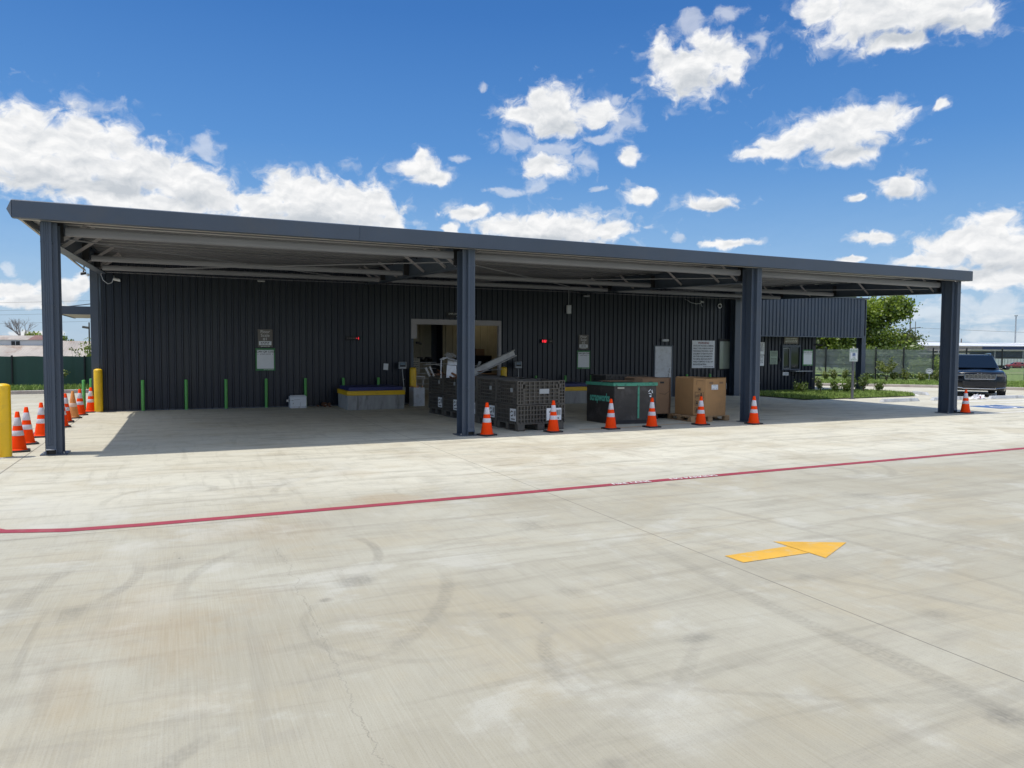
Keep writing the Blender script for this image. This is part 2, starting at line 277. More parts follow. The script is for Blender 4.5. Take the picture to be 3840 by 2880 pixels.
# ------------------------------------------------------------------ mesh builder
class MB:
    def __init__(s): s.v = []; s.f = []
    def add(s, vs, fs):
        o = len(s.v); s.v += [tuple(x) for x in vs]; s.f += [tuple(i + o for i in f) for f in fs]; return s
    def box(s, x0, y0, z0, x1, y1, z1, mtx=None):
        vs = [(x0, y0, z0), (x1, y0, z0), (x1, y1, z0), (x0, y1, z0), (x0, y0, z1), (x1, y0, z1), (x1, y1, z1), (x0, y1, z1)]
        if mtx: vs = [mtx @ Vector(q) for q in vs]
        return s.add(vs, [(0, 3, 2, 1), (4, 5, 6, 7), (0, 1, 5, 4), (1, 2, 6, 5), (2, 3, 7, 6), (3, 0, 4, 7)])
    def beam(s, p, q, wd, ht, up=(0, 0, 1)):
        p = Vector(p); q = Vector(q); d = (q - p).normalized(); u = Vector(up)
        if abs(d.dot(u)) > 0.98: u = Vector((0, 1, 0))
        r = d.cross(u).normalized(); u = r.cross(d)
        vs = [e + r * a * wd / 2 + u * b * ht / 2 for e in (p, q) for a, b in ((-1, -1), (1, -1), (1, 1), (-1, 1))]
        return s.add(vs, [(0, 1, 2, 3), (7, 6, 5, 4), (0, 4, 5, 1), (1, 5, 6, 2), (2, 6, 7, 3), (3, 7, 4, 0)])
    def tube(s, pts, r, n=8, r1=None):
        pts = [Vector(p) for p in pts]; L = len(pts); rings = []
        for i, p in enumerate(pts):
            d = (pts[min(i + 1, L - 1)] - pts[max(i - 1, 0)]).normalized()
            u = Vector((0, 0, 1)) if abs(d.z) < 0.95 else Vector((0, 1, 0))
            a = d.cross(u).normalized(); b = a.cross(d)
            rr = r if r1 is None else r + (r1 - r) * i / (L - 1)
            rings.append([p + (a * math.cos(2 * math.pi * j / n) + b * math.sin(2 * math.pi * j / n)) * rr for j in range(n)])
        vs = [x for ring in rings for x in ring]; fs = []
        for i in range(L - 1):
            for j in range(n):
                fs.append((i * n + j, i * n + (j + 1) % n, (i + 1) * n + (j + 1) % n, (i + 1) * n + j))
        fs.append(tuple(range(n))[::-1]); fs.append(tuple((L - 1) * n + j for j in range(n)))
        return s.add(vs, fs)
    def lathe(s, prof, n=24, c=(0, 0, 0), cap=True):
        vs = []; fs = []; L = len(prof)
        for (r, z) in prof:
            for j in range(n):
                a = 2 * math.pi * j / n
                vs.append((c[0] + r * math.cos(a), c[1] + r * math.sin(a), c[2] + z))
        for i in range(L - 1):
            for j in range(n):
                fs.append((i * n + j, i * n + (j + 1) % n, (i + 1) * n + (j + 1) % n, (i + 1) * n + j))
        if cap: fs.append(tuple(range(n))[::-1]); fs.append(tuple((L - 1) * n + j for j in range(n)))
        return s.add(vs, fs)
    def prism(s, poly, f0, f1):      # f0/f1 map a 2d point to 3d at either end
        n = len(poly)
        vs = [f0(*p) for p in poly] + [f1(*p) for p in poly]
        fs = [(i, (i + 1) % n, n + (i + 1) % n, n + i) for i in range(n)]
        fs.append(tuple(range(n))[::-1]); fs.append(tuple(range(n, 2 * n)))
        return s.add(vs, fs)
    def build(s, name, m, parent=None, smooth=False, bevel=0.0, fix=True):
        me = bpy.data.meshes.new(name)
        me.from_pydata([tuple(x) for x in s.v], [], s.f)
        if fix:
            bm = bmesh.new(); bm.from_mesh(me); bmesh.ops.recalc_face_normals(bm, faces=bm.faces[:]); bm.to_mesh(me); bm.free()
        if smooth: me.polygons.foreach_set('use_smooth', [True] * len(me.polygons))
        me.materials.append(m)
        o = bpy.data.objects.new(name, me); col.objects.link(o)
        if parent is not None: o.parent = parent
        if bevel:
            b = o.modifiers.new('bevel', 'BEVEL'); b.width = bevel; b.segments = 2; b.limit_method = 'ANGLE'; b.angle_limit = R(40)
        return o
def tag(o, label=None, cat=None, group=None, kind=None):
    if label: o['label'] = label
    if cat: o['category'] = cat
    if group: o['group'] = group
    if kind: o['kind'] = kind
    return o
def thing(name, label, cat, loc=(0, 0, 0), rz=0.0, group=None):
    o = bpy.data.objects.new(name, None); o.empty_display_size = 0.2; col.objects.link(o)
    o.location = loc; o.rotation_euler = (0, 0, rz)
    return tag(o, label, cat, group)
def copy_tree(o, parent=None):
    c = o.copy(); col.objects.link(c)
    if parent is not None: c.parent = parent
    for ch in [x for x in KIDS(o)]: copy_tree(ch, c)
    return c
def KIDS(o): return [x for x in bpy.data.objects if x.parent == o]
def dup(o, loc, rz, label):
    c = copy_tree(o); c.location = loc; c.rotation_euler = (0, 0, rz); c['label'] = label
    return c
def text_into(mb, s, size, mtx, align='CENTER', wx=1.0, bold=0.0):
    cu = bpy.data.curves.new('t', 'FONT'); cu.body = s; cu.size = size; cu.align_x = align; cu.align_y = 'CENTER'; cu.offset = bold * size
    cu.resolution_u = 3
    ob = bpy.data.objects.new('t', cu); col.objects.link(ob)
    dg = bpy.context.evaluated_depsgraph_get(); dg.update()
    me = bpy.data.meshes.new_from_object(ob.evaluated_get(dg))
    vs = [mtx @ Vector((v.co.x * wx, v.co.y, 0)) for v in me.vertices]
    mb.add(vs, [tuple(p.vertices) for p in me.polygons])
    bpy.data.objects.remove(ob); bpy.data.curves.remove(cu); bpy.data.meshes.remove(me)
    return mb
def wallm(x, y, z, rz=0.0):     # text frame standing on a wall that faces -Y (turned rz about Z)
    return Matrix.Translation((x, y, z)) @ Matrix.Rotation(rz, 4, 'Z') @ Matrix.Rotation(R(90), 4, 'X')

# ================================================================== GROUND
TYRES = [(3.57, -8.78, 2.64, 0.3, 1.0, -8.22, 0.68, 0.45), (0.5, -7.97, 1.18, 0.22, 1.63, -8.31, 0.47, 0.5), (3.76, -8.9, 1.78, 0.24, 2.13, -8.2, 0.61, 0.5), (2.47, -8.04, 1.17, 0.2, 3.63, -8.16, 0.53, 0.55), (1.6, -8.52, 2.44, 0.25, 3.62, -9.89, 0.88, 0.42), (2.55, -11.6, 0.72, 0.22, 2.01, -11.13, 0.16, 0.5), (8.36, -9.26, 7.24, 0.1, 1.12, -9.41, 0.58, 0.35), (2.1, -4.35, 0.29, 0.3, 2.24, -4.1, 0.51, 0.5), (4.21, -5.06, 1.14, 0.25, 3.16, -4.61, 0.5, 0.45), (2.15, -4.95, 1.0, 0.2, 1.3, -4.41, 0.72, 0.3), (3.54, -9.84, 0.8, 0.15, 2.83, -10.19, 0.76, 0.35), (3.22, -4.29, 4.59, 0.12, 2.77, -8.86, 0.67, 0.25), (-26.89, -11.04, 28.24, 0.22, 1.34, -10.17, 0.42, 0.3), (5.08, -11.19, 1.13, 0.22, 4.0, -10.87, 0.41, 0.5), (28.74, -12.06, 22.88, 0.34, 5.88, -11.12, 2.26, 0.42), (3.85, -11.69, 2.1, 0.3, 5.94, -11.92, 0.68, 0.5), (-4.02, -10.25, 11.96, 0.2, 7.92, -9.49, 2.01, 0.38), (5.47, -10.74, 3.41, 0.22, 8.79, -9.96, 0.81, 0.35), (-71.76, 78.45, 117.89, 0.16, 4.67, -11.3, 0.43, 0.35), (12.77, -19.67, 11.6, 0.1, 4.71, -11.32, 0.38, 0.3), (8.63, -5.79, 7.05, 0.12, 4.87, -11.76, 0.95, 0.3), (866.82, 487.31, 993.68, 0.2, 7.05, -10.91, 0.9, 0.3), (11.07, -6.51, 0.46, 0.35, 11.53, -6.52, 0.77, 0.45), (11.09, -5.89, 1.36, 0.3, 12.14, -6.77, 0.95, 0.35), (5.62, -11.48, 3.52, 0.2, 6.15, -8.0, 2.32, 0.25), (5.06, -7.47, 2.82, 0.2, 4.95, -10.28, 1.41, 0.2), (5.82, -16.56, 5.25, 0.2, 4.46, -11.49, 0.86, 0.2), (3.8, -10.95, 3.32, 0.3, 6.77, -9.45, 0.46, 0.25)]
BLOTS = [(3.28, -8.96, 0.1, 0.12, 0.6), (1.3, -8.88, 0.1, 0.15, 0.5), (2.96, -9.31, 0.04, 0.04, 0.6), (5.03, -10.99, 0.12, 0.07, 0.6), (6.86, -11.33, 0.15, 0.13, 0.45), (5.35, -7.89, 0.17, 0.26, 0.5), (5.81, -12.44, 0.12, 0.13, 0.7), (3.76, -11.98, 0.07, 0.07, 0.45), (7.85, -6.27, 0.23, 0.16, 0.5), (8.15, -6.49, 0.08, 0.11, 0.5), (6.64, -10.3, 0.11, 0.09, 0.35), (5.2, -4.79, 0.2, 0.39, 0.3), (4.71, -9.87, 0.09, 0.14, 0.3), (9.89, -8.08, 0.24, 0.24, 0.4), (0.97, -6.98, 0.06, 0.07, 0.4), (4.06, -10.1, 0.05, 0.07, 0.4)]
STAINS = [(2.02, -9.52, 0.5, 0.63, 0.8), (4.33, -5.91, 0.31, 0.32, 1.0), (3.76, -6.18, 0.43, 0.29, 0.5), (1.44, -10.3, 0.15, 0.39, 0.5), (2.96, -7.33, 0.45, 0.6, 0.5), (7.65, -2.87, 1.68, 1.67, 0.5), (10.01, -2.41, 0.74, 0.69, 0.35), (4.49, -3.97, 0.34, 0.25, 0.6), (1.77, -8.67, 0.22, 0.36, 0.35)]
PALES = [(1.6, -7.83, 0.27, 1.01, 0.5), (2.22, -6.05, 0.51, 0.51, 0.5), (1.84, -8.91, 0.2, 0.34, 0.5), (4.3, -11.7, 0.3, 0.41, 0.5), (13.56, -1.08, 2.79, 1.74, 0.5), (0.63, -5.25, 0.76, 0.87, 0.5)]
CRACK = [(2.89, -7.76), (2.91, -8.6), (2.79, -9.21), (2.83, -9.87), (2.84, -10.45), (2.74, -10.84), (2.76, -11.14), (2.73, -11.55)]

def concrete_material():
    m = bpy.data.materials.new('broomed_concrete'); m.use_nodes = True
    k = NT(m.node_tree)
    out = k.new('ShaderNodeOutputMaterial'); b = k.new('ShaderNodeBsdfPrincipled'); k.l.new(b.outputs[0], out.inputs[0])
    tcn = k.new('ShaderNodeTexCoord'); v = tcn.outputs['Object']
    xyz = k.new('ShaderNodeSeparateXYZ'); k.l.new(v, xyz.inputs[0]); X, Yc = xyz.outputs[0], xyz.outputs[1]
    big = k.noise(v, 0.30, 7, 0.60, 0.4)
    mid = k.noise(v, 1.1, 8, 0.62, 0.3)
    fin = k.noise(v, 22, 6, 0.7)
    speck = k.noise(v, 120, 2, 0.6)
    c = k.mix(k.mapr(big, 0.40, 0.60), (0.355, 0.328, 0.262), (0.445, 0.425, 0.36))
    bandm = k.math('MULTIPLY', k.mapr(k.math('ADD', Yc, k.math('MULTIPLY', mid, 1.6)), -6.0, -3.6, 0, 1, True), k.mapr(Yc, 22, 12, 0, 1, True))  # paler slab from the red line back, local exposure brightness put into its albedo
    c = k.mix(k.math('MULTIPLY', bandm, k.mapr(X, 2.0, 9.0, 0.60, 0.9, True)), c, (0.68, 0.655, 0.57))
    tanm = k.noise(k.mapping(v, (1, 1.4, 1), loc=(3, 8, 0)), 0.55, 8, 0.65, 0.6)
    c = k.mix(k.mapr(tanm, 0.47, 0.66, 0, 0.42, True), c, (0.40, 0.335, 0.225))
    c = k.mix(k.mapr(mid, 0.47, 0.34, 0, 0.40, True), c, (0.56, 0.555, 0.52))
    c = k.mix(k.mapr(k.noise(k.mapping(v, (1, 1, 1), loc=(1, 4, 0)), 2.6, 8, 0.7, 0.5), 0.50, 0.68, 0, 0.34, True), c, (0.30, 0.28, 0.235))
    streakx = k.noise(k.mapping(v, (0.45, 4.2, 1), rot=(0, 0, R(9))), 1.0, 8, 0.70, 0.6)
    c = k.mix(k.mapr(streakx, 0.49, 0.66, 0, 0.46, True), c, (0.26, 0.24, 0.195))
    c = k.mix(k.mapr(k.noise(k.mapping(v, (0.6, 3.0, 1), rot=(0, 0, R(-14)), loc=(7, 3, 0)), 1.2, 8, 0.72, 0.5), 0.51, 0.68, 0, 0.42, True), c, (0.29, 0.265, 0.225))
    c = k.mix(k.mapr(k.noise(k.mapping(v, (5.0, 0.5, 1), rot=(0, 0, R(-12)), loc=(2, 9, 0)), 1.0, 8, 0.72, 0.5), 0.51, 0.68, 0, 0.28, True), c, (0.27, 0.25, 0.21))
    def blob(x, y, rx, ry, soft0=1.15, soft1=0.2, warp=0.9):
        d = k.vmath('LENGTH', k.vmath('MULTIPLY_ADD', v, (1 / rx, 1 / ry, 0), (-x / rx, -y / ry, 0)))
        return k.mapr(k.math('ADD', d, k.math('ADD', k.math('MULTIPLY', k.math('SUBTRACT', mid, 0.5), warp * 4), k.math('MULTIPLY', k.math('SUBTRACT', fin, 0.5), 0.5))), soft0, soft1, 0, 1, True)
    for (x, y, rx, ry, s) in STAINS:
        c = k.mix(k.math('MULTIPLY', blob(x, y, rx * 1.3, ry * 1.3), 0.38 * s), c, (0.33, 0.215, 0.09))
    for (x, y, rx, ry, s) in PALES:
        c = k.mix(k.math('MULTIPLY', blob(x, y, rx * 1.2, ry * 1.2), s * 0.5), c, (0.56, 0.55, 0.51))
    # tyre scrubs: arcs of rubber with tread lugs
    tread = k.mapr(k.noise(k.mapping(v, (1, 1, 1), rot=(0, 0, 0.5)), 26, 2, 0.5, 0.6), 0.36, 0.54, 0.6, 1.0)
    tot = None
    for (cx, cy, r, wd, mx, my, half, st) in TYRES:
        wd *= 0.46
        d = k.math('ABSOLUTE', k.math('SUBTRACT', k.vmath('DISTANCE', v, (cx, cy, 0)), r))
        a = k.mapr(d, wd * 0.66, wd * 0.25, 0, st * 0.68, True)
        e = k.mapr(k.vmath('DISTANCE', v, (mx, my, 0)), half * 1.6, half * 0.35, 0, 1, True)
        q = k.math('MULTIPLY', a, e)
        if wd > 0.10 and cy > -20 and r < 30:
            sp = k.new('ShaderNodeSeparateXYZ'); k.l.new(k.vmath('SUBTRACT', v, (cx, cy, 0)), sp.inputs[0])
            lug = k.math('SINE', k.math('ADD', k.math('MULTIPLY', k.math('ARCTAN2', sp.outputs[1], sp.outputs[0]), r * 120), k.math('MULTIPLY', d, 60)))
            q = k.math('MULTIPLY', q, k.mapr(lug, -0.6, 0.6, 0.72, 1.05))
        tot = q if tot is None else k.math('MAXIMUM', tot, q)
    rubber = k.math('MULTIPLY', k.math('MULTIPLY', tot, tread), k.mapr(mid, 0.32, 0.6, 0.6, 1.1))
    c = k.mix(rubber, c, (0.135, 0.125, 0.108))
    k_b = 0.7
    for (x, y, rx, ry, s) in BLOTS:
        q = k.math('MULTIPLY', k.math('MULTIPLY', blob(x, y, rx * 1.25, ry, 1.3, 0.2, 0.9), tread), s * k_b)
        c = k.mix(q, c, (0.09, 0.088, 0.082))
    # saw-cut joints and a wandering crack
    def line(coord, at, wdt, lo=None, hi=None, other=None, wob=0.0):
        q = k.math('SUBTRACT', coord, at)
        if wob: q = k.math('ADD', q, k.math('MULTIPLY', k.math('SUBTRACT', fin, 0.5), wob))
        f = k.mapr(k.math('ABSOLUTE', q), wdt, wdt * 0.4, 0, 0.75)
        if lo is not None: f = k.math('MULTIPLY', f, k.math('MULTIPLY', k.math('GREATER_THAN', other, lo), k.math('LESS_THAN', other, hi)))
        return f
    j = line(X, 6.32, 0.008)
    for q in (line(X, -0.42, 0.016, -30, 9, Yc), line(Yc, -6.42, 0.009, -40, 3.0, X), line(X, 16.3, 0.010), line(X, 27.5, 0.012), line(Yc, -12.8, 0.008), line(X, -9.0, 0.012), line(Yc, 12.5, 0.012)):
        j = k.math('MAXIMUM', j, q)
    c = k.mix(j, c, (0.12, 0.11, 0.095))
    wob = k.noise(k.mapping(v, (0, 1, 0)), 2.6, 7, 0.7)
    cr = k.math('ABSOLUTE', k.math('SUBTRACT', X, k.math('ADD', 2.62, k.math('MULTIPLY', wob, 0.40))))
    crf = k.math('MULTIPLY', k.mapr(cr, 0.0045, 0.0018, 0, 0.45), k.math('MULTIPLY', k.math('LESS_THAN', Yc, -7.7), k.math('GREATER_THAN', Yc, -13)))
    c = k.mix(crf, c, (0.15, 0.14, 0.12))
    # broom strokes and grit
    broom = k.noise(k.mapping(v, (95, 1.6, 1), rot=(0, 0, R(-7))), 1.0, 4, 0.6)
    c = k.mix(k.mapr(broom, 0.3, 0.7, -0.0, 0.22), c, (0.58, 0.565, 0.51))
    c = k.mix(k.mapr(speck, 0.54, 0.72, 0, 0.42), c, (0.24, 0.225, 0.19))
    vor = k.new('ShaderNodeTexVoronoi'); k.l.new(v, vor.inputs['Vector']); vor.inputs['Scale'].default_value = 2.6
    gr = k.math('MULTIPLY', k.mapr(vor.outputs['Distance'], 0.035, 0.012, 0, 0.85), k.mapr(fin, 0.42, 0.6, 0, 1))
    c = k.mix(gr, c, (0.07, 0.065, 0.06))
    c = k.mix(1.0, c, (0.895, 0.878, 0.81), 'MULTIPLY')
    k.l.new(c, b.inputs['Base Color'])
    k.l.new(k.mapr(mid, 0.3, 0.7, 0.72, 0.92), b.inputs['Roughness'])
    b.inputs['Specular IOR Level'].default_value = 0.25
    bn = k.new('ShaderNodeBump'); bn.inputs['Strength'].default_value = 0.35; bn.inputs['Distance'].default_value = 0.004
    k.l.new(k.math('ADD', k.math('ADD', broom, k.math('MULTIPLY', fin, 0.6)), k.math('MULTIPLY', j, -2.0)), bn.inputs['Height']); k.l.new(bn.outputs[0], b.inputs['Normal'])
    return m
M['yard'] = concrete_material()

def terrain_material():
    m = bpy.data.materials.new('rough_grassland'); m.use_nodes = True
    k = NT(m.node_tree)
    out = k.new('ShaderNodeOutputMaterial'); b = k.new('ShaderNodeBsdfPrincipled'); k.l.new(b.outputs[0], out.inputs[0])
    v = k.new('ShaderNodeTexCoord').outputs['Object']
    n1 = k.noise(v, 0.08, 6, 0.6); n2 = k.noise(v, 1.6, 6, 0.65)
    c = k.mix(k.mapr(n2, 0.3, 0.7), (0.10, 0.165, 0.035), (0.20, 0.25, 0.075))
    c = k.mix(k.mapr(n1, 0.54, 0.70, 0, 0.7, True), c, (0.30, 0.25, 0.15))
    k.l.new(c, b.inputs['Base Color']); b.inputs['Roughness'].default_value = 0.95
    return m
M['terrain'] = terrain_material()

def drop(x, y):
    d = (x - 2.03) * 0.411 + (y + 14.7) * 0.911
    s = max(0.0, x - 38) / 30.0
    return -2.4 * min(1.6, max(0.0, (d - 85) / 110.0)) * min(1, s)
mb = MB(); xs = [-900, -400, -200, -100, -60, -30, 0, 20, 40, 50, 60, 70, 80, 90, 100, 120, 140, 160, 200, 260, 340, 500, 900]
ys = [-900, -300, -120, -60, -30, -15, 0, 10, 20, 30, 40, 50, 60, 80, 100, 130, 160, 220, 400, 900]
mb.add([(x, y, drop(x, y) - 0.03) for y in ys for x in xs], [(j * len(xs) + i, j * len(xs) + i + 1, (j + 1) * len(xs) + i + 1, (j + 1) * len(xs) + i) for j in range(len(ys) - 1) for i in range(len(xs) - 1)])
tag(mb.build('ground', M['terrain'], fix=False), kind='structure')

KERB = [(20.0, 22.0), (26.5, 18.3), (32.78, 14.3), (34.94, 12.76), (37.2, 10.6), (38.9, 8.0), (40.3, 5.0), (41.2, 1.0), (42.0, -6.0), (43.0, -30.0)]
LK = [(-1.0, 19.4), (-4.1, 19.0), (-12, 18.6), (-40, 18.0)]
yard = [(-40, -40), (43.2, -40)] + KERB[::-1] + [(10, 22.0), (-0.9, 19.5)] + LK
mb = MB(); mb.add([(x, y, 0.0) for x, y in yard], [tuple(range(len(yard)))])
me_o = mb.build('concrete_yard', M['yard'], fix=False); tag(me_o, kind='structure')
bm = bmesh.new(); bm.from_mesh(me_o.data); bmesh.ops.triangulate(bm, faces=bm.faces[:])
for f in bm.faces:
    if f.normal.z < 0: f.normal_flip()
bm.to_mesh(me_o.data); bm.free()

def strip(mb, pts, wl, wr, z0, z1):      # extruded ribbon along a polyline
    P = [Vector((p[0], p[1], 0)) for p in pts]; ring = []
    for i, p in enumerate(P):
        d = (P[min(i + 1, len(P) - 1)] - P[max(i - 1, 0)]).normalized(); n = Vector((-d.y, d.x, 0))
        a = p + n * wl; b = p - n * wr
        ring.append([(a.x, a.y, z0), (a.x, a.y, z1), (b.x, b.y, z1), (b.x, b.y, z0)])
    vs = [q for r in ring for q in r]; fs = []
    for i in range(len(P) - 1):
        for j in range(4): fs.append((i * 4 + j, i * 4 + (j + 1) % 4, (i + 1) * 4 + (j + 1) % 4, (i + 1) * 4 + j))
    fs += [(0, 1, 2, 3), tuple((len(P) - 1) * 4 + j for j in (3, 2, 1, 0))]
    return mb.add(vs, fs)
def flat(mb, pts, wl, wr, z):
    P = [Vector((p[0], p[1], 0)) for p in pts]; vs = []; fs = []
    for i, p in enumerate(P):
        d = (P[min(i + 1, len(P) - 1)] - P[max(i - 1, 0)]).normalized(); n = Vector((-d.y, d.x, 0))
        a = p + n * wl; b = p - n * wr; vs += [(a.x, a.y, z), (b.x, b.y, z)]
    for i in range(len(P) - 1): fs.append((2 * i + 1, 2 * i + 3, 2 * i + 2, 2 * i))
    return mb.add(vs, fs)
tag(strip(MB(), KERB, 0.16, 0.0, -0.1, 0.14).build('kerb', M['kerb'], bevel=0.02), kind='structure')
tag(strip(MB(), LK, 0.0, 0.16, -0.1, 0.14).build('kerb', M['kerb'], bevel=0.02), kind='structure')
def poly_sheet(name, pts, z, m, kind='structure'):
    mb = MB(); mb.add([(x, y, z) for x, y in pts], [tuple(range(len(pts)))])
    o = mb.build(name, m, fix=False); tag(o, kind=kind)
    bm = bmesh.new(); bm.from_mesh(o.data)
    bmesh.ops.triangulate(bm, faces=bm.faces[:])
    for f in bm.faces:
        if f.normal.z < 0: f.normal_flip()
    bm.to_mesh(o.data); bm.free()
    return o
verge = [(p[0] + 0.15, p[1] + 0.12) for p in KERB[1:]] + [(56, -30), (54, 2), (47.5, 11.5), (37.4, 18.6), (30, 23.5)]
poly_sheet('grass_verge', verge, 0.10, M['turf'])
lverge = [(-1.0, 19.55), (-4.1, 19.15), (-12, 18.75), (-40, 18.15), (-40, 26), (-1, 26)]
poly_sheet('grass_verge', lverge, 0.09, M['turf'])
BED = [(23.42, 10.02), (23.45, 5.87), (26.5, 5.85), (29.7, 6.0), (30.7, 6.9), (31.15, 8.7), (30.9, 9.6), (28.5, 10.0)]
poly_sheet('planting_bed', BED, 0.035, M['turf'])

def inside(p, poly):
    c = False; n = len(poly); x, y = p
    for i in range(n):
        x1, y1 = poly[i]; x2, y2 = poly[(i + 1) % n]
        if (y1 > y) != (y2 > y) and x < (x2 - x1) * (y - y1) / (y2 - y1) + x1: c = not c
    return c
def grass(name, poly, z, n, h, lab):
    x0, x1 = min(p[0] for p in poly), max(p[0] for p in poly); y0, y1 = min(p[1] for p in poly), max(p[1] for p in poly)
    mb = MB(); k = 0
    while k < n:
        x = rng.uniform(x0, x1); y = rng.uniform(y0, y1)
        if not inside((x, y), poly): continue
        k += 1
        a = rng.uniform(0, 6.283); hh = h * rng.uniform(0.5, 1.3); wv = 0.012 + 0.012 * rng.random()
        dx, dy = math.cos(a) * wv, math.sin(a) * wv; lx, ly = rng.gauss(0, 0.35) * hh, rng.gauss(0, 0.35) * hh
        o = len(mb.v); mb.v += [(x - dx, y - dy, z), (x + dx, y + dy, z), (x + lx, y + ly, z + hh)]; mb.f.append((o, o + 1, o + 2))
    return tag(mb.build(name, M['grassb'], fix=False), lab, 'grass', None, 'stuff')
grass('grass', BED, 0.035, 15000, 0.10, 'short mown grass growing in the planting bed')
grass('grass', [(p[0] + 0.15, p[1] + 0.12) for p in KERB[1:8]] + [(49, 5), (47.0, 11.9), (37.5, 18.2), (30, 22.8)], 0.10, 22000, 0.13, 'green verge grass between the kerb and the black fence')
grass('grass', [(-1.0, 19.55), (-4.1, 19.15), (-12, 18.75), (-12, 23.3), (-1, 23.3)], 0.09, 9000, 0.14, 'strip of verge grass below the green screened fence')

# ---- paint on the concrete
red = [(-0.84, 11.5), (-0.84, 4.0), (-0.82, 1.0), (-0.80, -2.5), (-0.6, -4.2), (-0.2, -5.4), (0.34, -6.0), (0.95, -6.2), (1.6, -6.24), (2.8, -6.24), (5.8, -6.22), (11, -6.1), (17, -5.98), (40, -5.6)]
t = thing('fire_lane_line', 'long red fire lane stripe painted across the concrete', 'road marking')
flat(MB(), red, 0.075, 0.075, 0.004).build('stripe', M['redline'], t, fix=False)
mb = MB()
g = Matrix.Translation((7.71, -6.176, 0.008)); text_into(mb, 'FIRE LANE', 0.118, g, wx=1.18, bold=0.01)
g = Matrix.Translation((8.80, -6.151, 0.008)); text_into(mb, 'NO PARKING', 0.118, g, wx=1.18, bold=0.01)
mb.build('lettering', M['wline'], t, fix=False)
mb = MB()
mb.add([(6.46, -9.56, 0.004), (6.47, -9.79, 0.004), (7.236, -9.79, 0.004), (7.226, -9.54, 0.004)], [(0, 1, 2, 3)])
mb.add([(7.23, -9.35, 0.004), (7.25, -9.97, 0.004), (7.86, -9.66, 0.004)], [(0, 1, 2)])
ar = mb.build('direction_arrow', M['yarrow'], fix=True); tag(ar, 'yellow arrow painted on the concrete pointing right', 'road marking')
mb = MB()
for a, b in (((24.2, -0.55), (26.4, -0.55)), ((24.2, -0.5), (24.2, 4.3)), ((26.4, -0.5), (26.4, 0.2)), ((27.6, 3.6), (27.6, -0.5)), ((26.6, 3.0), (33.0, 3.0)), ((29.0, 2.2), (35.0, 2.4)), ((30.5, 5.6), (33.0, 5.0)), ((34.2, 4.6), (36.6, 3.2)), ((31.6, 7.6), (30.3, 6.3)), ((27.6, -0.5), (36.0, 1.0))):
    flat(mb, [a, b], 0.05, 0.05, 0.004)
tag(mb.build('parking_line', M['wline'], fix=False), kind='structure')
t = thing('accessible_bay_mark', 'blue square with white wheelchair symbol painted on the parking bay', 'road marking', (27.2, 1.0, 0))
mb = MB(); mb.add([(-0.8, -0.55, 0.004), (0.8, -0.55, 0.004), (0.8, 0.62, 0.004), (-0.8, 0.62, 0.004)], [(0, 1, 2, 3)]); mb.build('blue_field', M['bluemark'], t, fix=False)
mb = MB()
flat(mb, [(0.35 * math.cos(R(a)) - 0.05, 0.35 * math.sin(R(a)) - 0.15) for a in range(120, 400, 20)], 0.045, 0.045, 0.008)
flat(mb, [(-0.05, 0.4), (0.0, 0.0), (0.28, 0.0), (0.42, -0.4)], 0.05, 0.05, 0.0085); mb.lathe([(0.085, 0.0), (0.085, 0.001)], 12, (-0.07, 0.53, 0.008))
mb.build('wheelchair_symbol', M['wline'], t)
tag(flat(MB(), [(10.4, 0.05), (11.0, -0.02), (14.2, 0.42), (14.6, 0.48)], 0.03, 0.03, 0.004).build('faded_line', M['orangeline'], fix=False), 'faded orange line on the floor beside the black box', 'road marking')
def wheel_stop(loc, rz, ln, lab):
    t = thing('wheel_stop', lab, 'wheel stop', loc, rz, 'concrete wheel stops in the parking bays')
    mb = MB(); prof = [(-0.09, 0), (0.09, 0), (0.055, 0.12), (-0.055, 0.12)]
    mb.prism(prof, lambda a, b: (-ln / 2 + b * 0.9, a, b), lambda a, b: (ln / 2 - b * 0.9, a, b)); mb.build('block', M['stop'], t, bevel=0.012)
    for s in (-1, 1): MB().lathe([(0.014, 0.118), (0.014, 0.124)], 8, (s * ln * 0.33, 0, 0)).build('pin', M['rust'], t)
    return t
wheel_stop((26.2, 4.0, 0), 0.0, 2.0, 'long grey wheel stop in front of the accessible parking sign')
wheel_stop((28.95, 3.99, 0), -0.03, 2.0, 'wheel stop half hidden behind the far right canopy post')
wheel_stop((31.2, 6.9, 0), R(62), 1.35, 'wheel stop at the far right tip of the planting bed')
wheel_stop((32.0, 3.75, 0), -0.1, 1.9, 'wheel stop under the nose of the black SUV')

# ================================================================== CANOPY
PX = [0.0, 7.57, 15.42, 23.12]
SL = 0.036
dk = lambda y: 4.09 + SL * (y + 0.41)          # underside of the deck
can = thing('canopy', 'dark blue grey steel canopy with four front posts over the loading area', 'canopy')
# deck: ribbed sheet, ribs run along the eave
prof = [(-0.36, 0)]
for i in range(13):
    yc = 0.25 + i * 0.72
    prof += [(yc - 0.05, 0), (yc - 0.035, 0.03), (yc + 0.035, 0.03), (yc + 0.05, 0)]
prof += [(9.262, 0)]
mb = MB(); L = len(prof)
vs = [(x, y, dk(y) + z) for x in (-0.44, 23.44) for (y, z) in prof]
mb.add(vs, [(i, i + 1, L + i + 1, L + i) for i in range(L - 1)])
mb.add([(-0.44, -0.36, dk(-0.36) + 0.06), (23.44, -0.36, dk(-0.36) + 0.06), (23.44, 9.262, dk(9.262) + 0.06), (-0.44, 9.262, dk(9.262) + 0.06)], [(0, 1, 2, 3)])
mb.build('roof_deck', M['deck'], can, fix=False)
